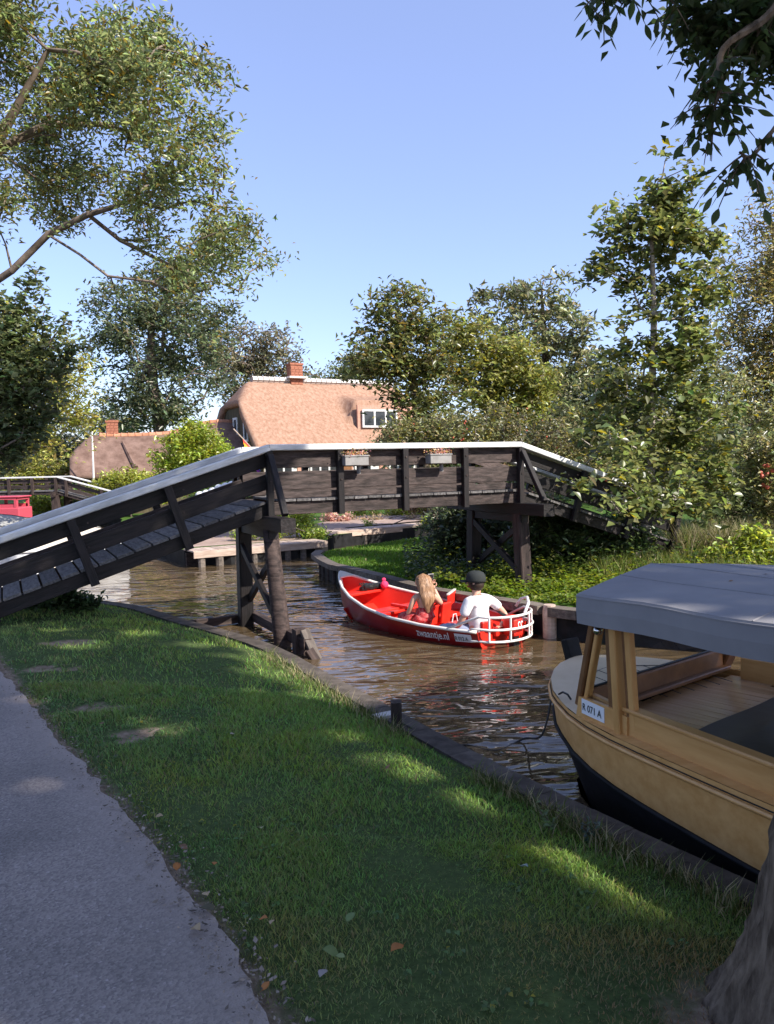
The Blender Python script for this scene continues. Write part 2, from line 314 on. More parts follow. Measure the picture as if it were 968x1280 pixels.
# ================================================================ leaves and trees
from mathutils import noise as mnoise
def leafmesh(name, P, S, base, var, flat=.35, hang=0, yellow=0, ycol=(.3, .27, .04), asp=.42):
    """folded diamond leaves at points P, length S"""
    n = len(P); S = np.broadcast_to(S, n)
    nrm = rng.standard_normal((n, 3)); nrm[:, 2] = np.abs(nrm[:, 2])+flat*2.0; nrm /= np.linalg.norm(nrm, axis=1)[:, None]
    t = rng.standard_normal((n, 3)); t[:, 2] -= hang; t -= nrm*(t*nrm).sum(1)[:, None]; t /= np.linalg.norm(t, axis=1)[:, None]; b = np.cross(nrm, t)
    L_ = S[:, None]; W_ = L_*asp*rng.uniform(.8, 1.2, (n, 1)); dr = nrm*L_*.12
    v = np.stack([P-t*L_*.5-dr, P-t*L_*.05+b*W_*.5+dr*.6, P+t*L_*.5-dr, P-t*L_*.05-b*W_*.5+dr*.6], 1).reshape(-1, 3)
    i = np.arange(n)[:, None]*4; F_ = np.concatenate([i+np.array([[0, 1, 2]]), i+np.array([[0, 2, 3]])])
    c = np.broadcast_to(np.array(base, float), (n, 3))*(1+var*rng.standard_normal((n, 1)).clip(-2.2, 2.2)); c = c*(1+.08*rng.standard_normal((n, 3)))
    if yellow: k = rng.random(n) < yellow; c[k] = np.array(ycol)*rng.uniform(.7, 1.2, (k.sum(), 1))
    return npmesh(name, v, F_, False, {'Col': np.repeat(np.clip(c, .006, .8), 4, 0)})
def grow(root, targets, r_tip=.006, r_base=.12, wander=.07, sag=.0):
    """branch skeleton: joins every target to the nearest earlier node. root: list of points (trunk and main limbs, as paths)"""
    N = []; par = []
    for path in root:
        prev = -1
        if N: 
            d = [(V(q)-V(path[0])).length for q in N]; j = int(np.argmin(d)); prev = j if d[j] < 1.5 else -1
        for k, p in enumerate(path):
            N.append(np.array(p, float)); par.append(prev); prev = len(N)-1
    nroot = len(N); base = N[0]
    T = sorted(targets, key=lambda q: min(np.linalg.norm(q-N[k]) for k in range(nroot)))
    plen = [0]*nroot
    for k in range(nroot): plen[k] = 0 if par[k] < 0 else plen[par[k]]+np.linalg.norm(N[k]-N[par[k]])
    for t in T:
        A = np.array(N); d = np.linalg.norm(A-t, axis=1)+.18*np.array(plen)+np.where(A[:, 2] > t[2]+.3, .3, 0); j = int(np.argmin(d)); a = N[j]; D = np.linalg.norm(t-a); n = max(1, int(D/max(.25, D/4)))
        prev = j
        for k in range(1, n+1):
            f = k/n; q = a+(t-a)*f; 
            if k < n: q = q+rng.standard_normal(3)*wander*D*.35; q[2] += .12*D*math.sin(f*math.pi)-sag*D*f
            N.append(q); par.append(prev); plen.append(plen[prev]+D/n); prev = len(N)-1
    cnt = np.ones(len(N))
    for k in range(len(N)-1, -1, -1):
        if par[k] >= 0: cnt[par[k]] += cnt[k]
    mx = cnt[0]; rad = r_tip+(r_base-r_tip)*(cnt/mx)**.68; rad = np.minimum(rad, r_base)
    return np.array(N), par, rad, nroot
def tubes(name, N, par, rad, nroot, material, parent, sides=4, minr=0):
    vs = []; fs = []; b = 0
    for k in range(len(N)):
        if par[k] < 0 or rad[k] < minr: continue
        a, c = N[par[k]], N[k]; t = c-a; L_ = np.linalg.norm(t)
        if L_ < 1e-4: continue
        t = t/L_; u_ = np.cross(t, (0, 0, 1) if abs(t[2]) < .9 else (1, 0, 0)); u_ /= np.linalg.norm(u_); w_ = np.cross(t, u_); ns = 10 if k < nroot else sides; ra = min(rad[par[k]], rad[k]*1.35)
        if k < nroot: ra = rad[par[k]]
        for p, r_ in ((a-t*ra*.3, ra), (c, rad[k])):
            for q in range(ns): an = 2*math.pi*q/ns; vs.append(p+(u_*math.cos(an)+w_*math.sin(an))*r_)
        for q in range(ns): fs.append([b+q, b+(q+1) % ns, b+ns+(q+1) % ns, b+ns+q])
        b += 2*ns
    if not fs: return None
    o = link(name, npmesh(name, vs, fs, True), material, parent)
    if name == 'branch': o['kind'] = 'stuff'
    return o
def sample_blobs(blobs, n, shell=.55):
    """blobs: (centre, radius) ; n clump centres spread by volume, denser towards the surface"""
    vol = np.array([r**2.4 for _, r in blobs]); idx = rng.choice(len(blobs), n, p=vol/vol.sum()); out = []
    for i in idx:
        c, r = blobs[i]; d = rng.standard_normal(3); d /= np.linalg.norm(d); out.append(np.array(c)+d*r*(rng.random()**(1/3)*shell+(1-shell)*rng.uniform(.75, 1.05)))
    return np.array(out)
def img_blobs(L_, y, squash=1):
    return [(np.array(at(b[0], b[1], y+(b[3] if len(b) > 3 else 0))), b[2]*y/F) for b in L_]
def tree(name, label, base, trunk, blobs, nclump, perclump, rc, leaf, col, var=.3, flat=.35, hang=0, yellow=0, ycol=(.3, .27, .04), cat='tree', group=None, rbase=.12, twigs=True, bark='twig', shell=.55, clumpvar=.22, keepout=None, asp=.42, extra=None, limbs=(), smallr=.006, gapth=-.16, parent=None, gate=None):
    o = empty(name, base, label, cat, group)
    C_ = sample_blobs(blobs, nclump, shell)
    if extra is not None: C_ = np.concatenate([C_, extra])
    if keepout is not None: C_ = C_[~keepout(C_)]
    C_ = C_[C_[:, 2] > base[2]+.05]
    if cat == 'tree': sc_ = 2.2/np.median([b[1] for b in blobs])*.45; q3 = np.array([mnoise.noise(V(c*sc_)) for c in C_]); C_ = C_[q3 > gapth]; C_ = C_+rng.standard_normal(C_.shape)*np.median([b[1] for b in blobs])*.12
    N, par, rad, nr = grow([trunk]+list(limbs), C_[rng.random(len(C_)) < min(1, 260/len(C_))], r_base=rbase, r_tip=smallr)
    tubes('trunk', N[:nr], par[:nr], rad[:nr], nr, bark, o)
    if twigs and len(N) > nr: 
        q = tubes('branch', N, [p if k >= nr else -1 for k, p in enumerate(par)], rad, nr, bark, o)
    col = np.array(col)*np.array([2.2, 2.05, 2.5]); leaf = leaf*1.22
    cc = np.repeat(np.array(col)[None], len(C_), 0)*(1+clumpvar*rng.standard_normal((len(C_), 1))).clip(.45, 1.7)
    m_ = rng.poisson(perclump, len(C_)); P = np.repeat(C_, m_, 0)+rng.standard_normal((m_.sum(), 3))*rc*np.array([1, 1, .7])
    bc = np.repeat(cc, m_, 0); keep = P[:, 2] > base[2]+.02
    if keepout is not None: keep &= ~keepout(P)
    P, bc = P[keep], bc[keep]
    me = leafmesh('crown', P, leaf*rng.uniform(.45, 1.4, len(P)), bc, var, flat, hang, yellow, ycol, asp)
    c = link('crown' if cat == 'tree' else 'foliage', me, 'leafmat', o); c['kind'] = 'stuff'
    return o
# ================================================================ ground, banks, water
NB = np.array([(16, -20), (9, -8), (4.5, -1.3), (2.25, 2.2), (1.55, 3.28), (1.22, 3.76), (.92, 4.22), (.55, 4.81), (.04, 5.71), (-.64, 6.94), (-1.16, 7.92), (-1.68, 8.64), (-2.29, 9.29), (-2.99, 10.05), (-3.6, 10.8), (-4.4, 11.35), (-5.6, 11.8), (-9, 12.4), (-40, 14)], float)
FB = np.array([(60, -12), (12, 5.2), (6, 7.9), (2.38, 9.64), (1.85, 10.2), (1.28, 10.93), (.65, 11.71), (-.08, 13.14), (-1.0, 14.73), (-1.5, 16.5), (-1.45, 17.2), (-.9, 18.0), (1.2, 20.3), (2.6, 21.6), (2.4, 22.9), (1.35, 23.4), (-1.65, 21.3), (-1.5, 19.4), (-4.37, 17.6), (-6, 20), (-9, 26), (-10.5, 31), (-14, 36), (-80, 44)], float)
def smooth_poly(P, n=1):
    for _ in range(n):
        Q = [P[0]]
        for a, b in zip(P[:-1], P[1:]): Q += [a*.75+b*.25, a*.25+b*.75]
        Q.append(P[-1]); P = np.array(Q)
    return P
def segdist(p, poly):
    """signed distance to an open polyline, positive on its left"""
    best = np.full(len(p), 1e9); sgn = np.ones(len(p)); near = np.zeros((len(p), 2))
    for a, b in zip(poly[:-1], poly[1:]):
        d = b-a; t = np.clip(((p-a)@d)/(d@d), 0, 1); q = a+t[:, None]*d; r = p-q; dd = np.hypot(r[:, 0], r[:, 1]); c = d[0]*r[:, 1]-d[1]*r[:, 0]
        k = dd < best-1e-9; best[k] = dd[k]; sgn[k] = np.sign(c[k]); near[k] = q[k]
    return best*np.where(sgn == 0, 1, sgn), near
NBs = smooth_poly(NB, 1)
PE = np.array([(-20, 28), (-8.5, 13.2), (-5.2, 9.2), (-3.45, 6.8), (-2.27, 5.05), (-1.45, 3.91), (-1.03, 3.32), (-.71, 2.83), (-.37, 2.27), (.1, 1.4), (1.5, -1.5), (4, -6)], float)   # path edge
PEs = smooth_poly(PE[::-1], 2)      # path on the left of it when walked away from the camera
def vnoise(x, y, s=1.0, seed=0):
    from mathutils import noise
    return np.array([noise.noise((a*s+seed*7.3, b*s-seed*3.1, seed*1.7)) for a, b in zip(x, y)])
def zland(d): return .35 + .25*(1-np.exp(-np.maximum(d-.1, 0)/1.0))
BARE = [(-2.93, 6.78, .3, .16), (-2.12, 5.63, .24, .13), (-1.68, 5.02, .3, .16), (-3.3, 7.9, .3, .15), (1.15, 2.4, .34, .34), (.85, 2.15, .25, .12), ]
def dirtfun(p):
    dp, _ = segdist(p, PEs); k = np.exp(-np.maximum(-dp, 0)/.09)*.9
    vn = np.zeros(len(p)); lc = (p[:, 0] > -4.5) & (p[:, 0] < 3) & (p[:, 1] > 1) & (p[:, 1] < 9); vn[lc] = vnoise(p[lc, 0], p[lc, 1], 5, 31)+.6*vnoise(p[lc, 0], p[lc, 1], 14, 32)
    for bi, (x, y, a, b) in enumerate(BARE):
        c, s = math.cos(R(20)), math.sin(R(20)); X = (p[:, 0]-x)*c+(p[:, 1]-y)*s; Y = -(p[:, 0]-x)*s+(p[:, 1]-y)*c
        k = np.maximum(k, (.95 if bi < 4 else .62)*np.exp(-(((X/a)**2+(Y/b)**2)*(1+.0*X))**2)*np.clip(.75+1.6*vn, 0, 1.25))
    return k, dp
def groundz(p):
    d, _ = segdist(p, NBs); return zland(d)
def near_ground():
    xs = np.concatenate([np.arange(-40, -9, 1.2), np.arange(-9, 3.2, .09), np.arange(3.2, 9, .5)]); ys = np.concatenate([np.arange(-20, -1, 1), np.arange(-1, 13.8, .09)])
    X, Y = np.meshgrid(xs, ys); p = np.c_[X.ravel(), Y.ravel()]; d, q = segdist(p, NBs)
    out = d < .02; keepv = d > -1.3*1; snap = out; p2 = p.copy(); 
    nx, ny = len(xs), len(ys); I = np.arange(nx*ny).reshape(ny, nx); F_ = np.stack([I[:-1, :-1], I[:-1, 1:], I[1:, 1:], I[1:, :-1]], -1).reshape(-1, 4)
    F_ = F_[(~out[F_]).any(1)]
    inward = q-p; p2[snap] = q[snap]
    d2 = np.maximum(d, 0); z = zland(d2); k, dp = dirtfun(p2); z = z-.03*k*(dp < 0)
    loc = (p2[:, 0] > -9) & (p2[:, 1] > -1); nz = np.zeros(len(p)); nz[loc] = vnoise(p2[loc, 0], p2[loc, 1], 1.6)*.03+vnoise(p2[loc, 0], p2[loc, 1], 7, 3)*.012
    z = z+nz*np.clip(-dp/.2, 0, 1)*np.clip(d2/.2, 0, 1)
    v = np.c_[p2, z]; used, inv = np.unique(F_, return_inverse=True)
    structure('ground', npmesh('ground', v[used], inv.reshape(-1, 4), True, {'dirt': k[used]}), 'turf')
near_ground()
def ground_height(x, y):
    p = np.array([[x, y]]); return float(groundz(p)[0])
def path_mesh():
    L_ = [];n = 0
    e = []
    for a, b in zip(PEs[:-1], PEs[1:]):
        k = max(1, int(np.hypot(*(b-a))/.07)) if abs(a[1]) < 16 else 2
        for i in range(k): e.append(a+(b-a)*i/k)
    e = np.array(e); t = np.gradient(e, axis=0); t /= np.hypot(t[:, 0], t[:, 1])[:, None]; nrm = np.c_[-t[:, 1], t[:, 0]]
    jit = vnoise(e[:, 0], e[:, 1], 4, 5)*.05+vnoise(e[:, 0], e[:, 1], 14, 6)*.03
    offs = [0, .05, .12, .25, .6, 1.4, 2.4, 2.5]; rows = []; dirt = []
    for i, o in enumerate(offs):
        q = e+nrm*(o+(jit if i < 3 else 0))[..., None] if i < 3 else e+nrm*o; rows.append(np.c_[q, np.full(len(q), .604 + .01*min(o, .5))]); dirt.append(np.full(len(q), [.95, .7, .35, .12, 0, 0, 0, .6][i]))
    v = np.concatenate(rows); N_ = len(e); I = np.arange(len(v)).reshape(len(offs), N_)
    F_ = np.stack([I[:-1, :-1], I[:-1, 1:], I[1:, 1:], I[1:, :-1]], -1).reshape(-1, 4)
    structure('path', npmesh('path', v, F_, True, {'dirt': np.concatenate(dirt)}), 'asphalt')
path_mesh()
# ---- far land
def far_ground():
    P = [tuple(q) for q in smooth_poly(FB[1:-1], 1)]; P = [tuple(FB[0])]+P+[tuple(FB[-1])]+[(-300, 120), (-200, 500), (300, 500), (400, 0)]
    tri = tessellate_polygon([[V((x, y, 0)) for x, y in P]])
    me = npmesh('far_ground', [(x, y, .36) for x, y in P], [list(t) for t in tri]); structure('far_ground', me, 'farturf')
    v = []; f = []
    for i, (x, y) in enumerate(P[:-4]): v += [(x, y, .36), (x, y, -.6)]
    for i in range(len(P)-5): f.append([2*i, 2*i+1, 2*i+3, 2*i+2])
    structure('far_bank_wall', npmesh('far_bank_wall', v, f), 'blackhull')
far_ground()
def bank_edging(name, pts, label, wid, z, h, material, cat='bank edging', group=None, L_=1.6, inset=True, pile=None, side=1, first=None):
    """capping boards end to end along a line, with piles under their water side"""
    o = empty(name, (pts[0][0], pts[0][1], 0), label, cat, group)
    pts = [V((a[0], a[1], 0)) for a in pts]; run = [pts[0]]
    for a, b in zip(pts[:-1], pts[1:]):
        n = max(1, round((b-a).length/L_))
        for i in range(n): run.append(a+(b-a)*((i+1)/n))
    dirs = [(run[min(i+1, len(run)-1)]-run[max(i-1, 0)]).normalized() for i in range(len(run))]
    for i, (a, b) in enumerate(zip(run[:-1], run[1:])):
        d0, d1 = dirs[i], dirs[i+1]; n0 = V((-d0.y, d0.x, 0))*side; n1 = V((-d1.y, d1.x, 0))*side; g = (b-a).normalized()*.004; zz = z+random.uniform(-.003, .003)
        q = [a+g-n0*wid*.3, b-g-n1*wid*.3, b-g+n1*wid*.7, a+g+n0*wid*.7]; 
        mb = MB(); mb.add([(*x.xy, zz) for x in q]+[(*x.xy, zz-h) for x in q], [(0, 1, 2, 3)[::side or 1], (7, 6, 5, 4), (0, 4, 5, 1), (1, 5, 6, 2), (2, 6, 7, 3), (3, 7, 4, 0)])
        mb.build('capping_board', material, o, bevel=.005)
        if pile:
            k = max(1, int((b-a).length/pile))
            for j in range(k):
                c = a+(b-a)*((j+.5)/k)+n0*(-wid*.18); t = MB().tube([(c.x, c.y, -.5), (c.x, c.y, zz-h+.002)], random.uniform(.045, .06), 8)
                t.build('pile', 'post' if material != 'jetty' else 'jetty', o, smooth=False)
    return o
seg = [tuple(p) for p in NBs if -5.5 < p[0] < 4.6]
bank_edging('bank_edging', seg, 'grey timber edge along the grassy near bank beside the path', .17, .372, .07, 'bankcap', L_=1.3, side=-1)
# hidden sheet wall of the near bank, down to the bed
v = []; f = []
for x, y in NBs: v += [(x, y, .35), (x, y, -.6)]
for i in range(len(NBs)-1): f.append([2*i, 2*i+2, 2*i+3, 2*i+1])
structure('near_bank_wall', npmesh('near_bank_wall', v, f), 'post')
bank_edging('bank_edging', [(-1.45, 17.2), (-1.5, 16.5), (-1.28, 15.6), (-1.0, 14.73), (-.5, 13.9), (-.08, 13.14), (.3, 12.35), (.65, 11.71), (1.28, 10.93)], 'curved timber edge with short piles around the bright far lawn', .2, .40, .1, 'edgewood', L_=1.5, side=-1, pile=.36)
bank_edging('bank_edging', [(1.28, 10.93), (1.85, 10.25), (2.02, 10.02)], 'brown bank boards below the right hand bridge trestle', .2, .41, .12, 'edgewood', L_=1.0, side=-1, pile=.7)
b3 = bank_edging('bank_edging', [(2.1, 9.93), (2.38, 9.68), (3.4, 9.2), (6, 7.9)], 'pinkish brown bank board ending at a round pile beside the canopy boat', .2, .41, .12, 'edgewood', L_=1.4, side=-1, pile=.9)
MB().tube([(2.06, 9.92, -.5), (2.06, 9.92, .36), (2.06, 9.92, .43)], [.085, .09, .075], 12).build('round_pile', 'jetty', b3)
# water with the hulls cut out of it is built after the boats
# ---------------------------------------------------------------- grass
def blades(name, P, H_, W_, base, var, label, bend=.5, yellow=.08, straw=(.30, .25, .12), material='grassblade'):
    n = len(P); a = rng.uniform(0, 2*math.pi, n); h = H_*rng.uniform(.55, 1.35, n); w_ = W_*rng.uniform(.7, 1.3, n)
    side = np.c_[np.cos(a), np.sin(a), np.zeros(n)]; b = rng.uniform(0, 2*math.pi, n); lean = np.c_[np.cos(b), np.sin(b), np.zeros(n)]*(h*bend*rng.uniform(.2, 1.3, n))[:, None]
    up = np.c_[np.zeros(n), np.zeros(n), h]
    p0 = P-side*w_[:, None]/2; p1 = P+side*w_[:, None]/2; mid = P+up*.55+lean*.35; p2 = mid+side*w_[:, None]*.4; p3 = mid-side*w_[:, None]*.4; p4 = P+up*.95+lean
    v = np.stack([p0, p1, p2, p3, p4], 1).reshape(-1, 3); i = np.arange(n)[:, None]*5
    F_ = np.concatenate([i+np.array([[0, 1, 2]]), i+np.array([[0, 2, 3]]), i+np.array([[3, 2, 4]])])
    c = np.array(base)*(1+var*rng.standard_normal((n, 1)).clip(-2, 2)); c = c*(1+.10*rng.standard_normal((n, 3))); k = rng.random(n) < yellow; c[k] = np.array(straw)*rng.uniform(.6, 1.1, (k.sum(), 1))
    col = np.repeat(np.clip(c, .005, .9), 5, 0)
    return tag(link(name, npmesh(name, v, F_, False, {'Col': col}), material), label, 'grass', kind='stuff')
def lawn():
    pts = []
    for n, y0, y1 in ((150000, 1.6, 3.6), (120000, 3.4, 6.2), (70000, 6.0, 12.0)):
        p = np.c_[rng.uniform(-7 if y1 > 7 else -3.2, 2.6, n), rng.uniform(y0, y1, n)]; pts.append(p)
    p = np.concatenate(pts); d, _ = segdist(p, NBs); k, dp = dirtfun(p)
    fr = np.abs(p[:, 0]) < p[:, 1]*.52+.5; nz = vnoise(p[:, 0]*1.0, p[:, 1]*1.0, 2.2, 9)
    keep = (d > .1) & (dp < .0+.05*rng.standard_normal(len(p))+.05*rng.exponential(1, len(p))*(rng.random(len(p)) < .25)) & fr & (rng.random(len(p)) > k*1.05-.02) & (rng.random(len(p)) < .75+.6*nz)
    p, d, dp, nz, k = p[keep], d[keep], dp[keep], nz[keep], k[keep]; dist = p[:, 1]
    P = np.c_[p, zland(d)-.03*k+.0]
    H_ = (.029+.014*nz)*(1-.45*k)*np.clip(dist/4, .8, 1.3); W_ = .0036*np.clip(dist/3, .9, 2.2)
    # cooler, darker green towards the trees, fresher near the canal
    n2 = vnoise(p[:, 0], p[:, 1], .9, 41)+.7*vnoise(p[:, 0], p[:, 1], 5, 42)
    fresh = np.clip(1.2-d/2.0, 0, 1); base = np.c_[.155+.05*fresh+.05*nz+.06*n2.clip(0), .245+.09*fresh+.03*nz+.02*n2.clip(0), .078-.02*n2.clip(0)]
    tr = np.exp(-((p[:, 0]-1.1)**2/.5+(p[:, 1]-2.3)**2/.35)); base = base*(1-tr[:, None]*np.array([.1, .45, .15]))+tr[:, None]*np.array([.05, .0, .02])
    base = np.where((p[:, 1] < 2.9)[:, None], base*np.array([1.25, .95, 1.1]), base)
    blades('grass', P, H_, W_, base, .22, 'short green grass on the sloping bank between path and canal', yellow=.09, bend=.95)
    # longer fringe at the waterside
    n = 5200; t = rng.random(n); i = rng.integers(6, len(NBs)-10, n); q = NBs[i]*(1-t[:, None])+NBs[i+1]*t[:, None]
    q = q+np.c_[-rng.exponential(.07, n)-.07, -rng.exponential(.04, n)-.03]; gate = vnoise(q[:, 0], q[:, 1], 1.4, 12)
    q = q[(gate > -.1) & (q[:, 1] < 9)]; d, _ = segdist(q, NBs); q = q[d > .1]; d = d[d > .1]
    blades('waterside_grass', np.c_[q, zland(d)], .11, .006, (.10, .13, .035), .25, 'longer pale grass fringe along the timber edge', bend=.8, yellow=.3, straw=(.42, .36, .2))
lawn()
def clover():
    n = 2600; p = np.c_[rng.uniform(-3.5, 2, n), rng.uniform(1.8, 7.5, n)]; d, _ = segdist(p, NBs); k, dp = dirtfun(p); q = vnoise(p[:, 0], p[:, 1], 1.3, 51)+.5*vnoise(p[:, 0], p[:, 1], 6, 52)
    p = p[(d > .15) & (dp < -.05) & (q > .08)]; P = np.repeat(np.c_[p, groundz(p)+.022], 3, 0); P[:, :2] += rng.standard_normal((len(P), 2))*.012
    tag(link('clover', leafmesh('clover', P, .026*rng.uniform(.7, 1.2, len(P)), (.10, .17, .055), .25, 1.6, asp=.7, yellow=.05), 'grassblade'), 'patches of small clover leaves in the near lawn', 'clover', kind='stuff')
clover()
def far_lawn():
    n = 60000; p = np.c_[rng.uniform(-1.6, 4, n), rng.uniform(11, 22, n)]; d, _ = segdist(p, FB); k = -d > .12
    p = p[k]; blades('lawn_grass', np.c_[p, np.full(len(p), .36)], .05, .016, (.10, .19, .025), .2, 'bright green mown lawn on the far point behind the red boat', yellow=.02)
far_lawn()
# ---- leaves and crumbs along the path edge
def crumbs():
    n = 2600; i = rng.integers(8, len(PEs)-8, n); t = rng.random(n)[:, None]; q = PEs[i]*(1-t)+PEs[i+1]*t; q = q+rng.standard_normal((n, 2))*.06
    q = q[(q[:, 1] > 1.6) & (q[:, 1] < 9)]; n = len(q); a = rng.uniform(0, 6.28, n); s = .003+rng.exponential(.004, n).clip(0, .016)
    v = []; 
    for k in range(4): v.append(np.c_[q[:, 0]+np.cos(a+k*1.57)*s*(1, .5, 1, .5)[k], q[:, 1]+np.sin(a+k*1.57)*s*(1, .5, 1, .5)[k], np.full(n, .613)+rng.random(n)*.008])
    v = np.stack(v, 1).reshape(-1, 3); F_ = np.arange(4*n).reshape(-1, 4); c = np.repeat(np.array([(.25, .205, .165)])*rng.uniform(.25, 1.4, (n, 1)), 4, 0)
    tag(link('leaf_litter', npmesh('leaf_litter', v, F_, False, {'Col': c}), 'dirtbits'), 'crumbs of dry leaf and grit along the path edge', 'litter', kind='stuff')
crumbs()
LEAFSPOT = [(.0, 0, 'x')]
def fallen(x, y, s, c, label, rz, curl=.3, onpath=False):
    vs = []; fs = []; n = 7
    prof = [0, .62, .95, 1, .85, .5, 0]
    for i in range(n):
        u_ = i/(n-1)-.5; wv = prof[i]*.36
        for k in (-1, 0, 1): vs.append((u_*s, k*wv*s, s*(curl*abs(k)*wv*1.2+.18*math.sin(u_*5)*curl)+.008))
    for i in range(n-1):
        for k in range(2): a = i*3+k; fs.append([a, a+1, a+4, a+3])
    st = len(vs); vs += [(-.5*s, .012*s, .008), (-.5*s, -.012*s, .008), (-.8*s, -.05*s, .012)]; fs.append([st, st+1, st+2])
    me = npmesh('fallen_leaf', vs, fs, True, {'Col': np.tile(c, (len(vs), 1))}); o = link('fallen_leaf', me, 'fallen'); 
    z = (.614 if onpath else ground_height(x, y)+.035); o.location = (x, y, z); o.scale = (.75,)*3; o.rotation_euler = (random.uniform(-.25, .25), random.uniform(-.25, .25), rz)
    q = o.modifiers.new('thickness', 'SOLIDIFY'); q.thickness = .0008
    tag(o, label, 'leaf', 'fallen leaves by the path and on the grass')
def gp(u, v, z=.6): p = at(u, v, 1.0); d = p-V((0, 0, EYE)); t = (z-EYE)/d.z; return d.x*t, d.y*t
OR, TAN, GR, BR = (.42, .17, .05), (.46, .34, .2), (.16, .22, .08), (.2, .12, .07)
for u, v, s, c, l, p_ in [
    (497, 1181, .075, OR, 'bright orange curled leaf on the grass, lowest in the photo', 0),
    (330, 1149, .05, OR, 'small orange leaf of a close pair on the grass edge', 0),
    (341, 1153, .04, TAN, 'smaller tan leaf of the pair beside the small orange leaf', 0),
    (221, 1085, .06, OR, 'orange brown leaf at the grass edge halfway down the path', 0),
    (229, 1060, .06, BR, 'brown upright leaf at the grass edge above the orange brown one', 0),
    (268, 1080, .045, OR, 'little rust leaf alone in the grass right of the path', 0),
    (257, 1124, .05, TAN, 'pale folded leaf at the edge of the asphalt', 1),
    (246, 1168, .075, TAN, 'long tan leaf lying on the asphalt rim', 1),
    (259, 1143, .10, (.1, .09, .05), 'dark olive drooping leaf across the asphalt rim', 1),
    (439, 1143, .07, GR, 'plain green leaf lying flat in the grass', 0),
    (413, 1190, .085, GR, 'upright green leaf of the three leaf sprig in the grass', 0),
    (426, 1195, .05, (.24, .3, .12), 'light green leaf right of the upright one in the sprig', 0),
    (404, 1217, .06, (.36, .32, .3), 'faded grey leaf under the green sprig', 0),
    (199, 1022, .05, TAN, 'cream leaf on the grass side of the path edge', 0),
    (326, 1032, .06, (.4, .38, .2), 'yellowish leaf by a dark patch in the grass', 0),
    (290, 911, .05, (.34, .3, .2), 'small straw coloured leaf on the upper grass', 0),
    (485, 938, .05, BR, 'dark brown leaf near the short mooring post', 0),
    (333, 1240, .05, OR, 'rust leaf at the bottom of the path edge', 1),
    (655, 1060, .06, (.35, .42, .36), 'pale silvery leaf in the grass near the wooden boat', 0),
    (128, 908, .05, BR, 'brown leaf beside the asphalt near the bare patches', 1)]:
    x, y = gp(u, v); fallen(x, y, s, c, l, random.uniform(0, 6.28), random.uniform(.2, .6), p_)
# weed with broad leaves at the waterside
def sprout(x, y, z, n, h, label, col, leaf=.05, cat='weed'):
    o = empty('weed', (x, y, z), label, cat); st = MB(); lv = []; 
    for i in range(n):
        a = random.uniform(0, 6.28); l = h*random.uniform(.5, 1); tip = V((x+math.cos(a)*l*.5, y+math.sin(a)*l*.5, z+l)); st.tube([(x, y, z-.02), (x+math.cos(a)*l*.2, y+math.sin(a)*l*.2, z+l*.6), tip], [.003, .002, .001], 4)
        for j in range(5):
            c = V((x, y, z)).lerp(tip, .3+.17*j); lv.append(c)
    st.build('stem', 'twig', o)
    P = np.array([tuple(c) for c in lv]); me = leafmesh('leaf', P+rng.standard_normal(P.shape)*leaf*.3, leaf*rng.uniform(.6, 1.2, len(P)), col, .2, flat=.6)
    t = link('foliage', me, 'leafmat', o)
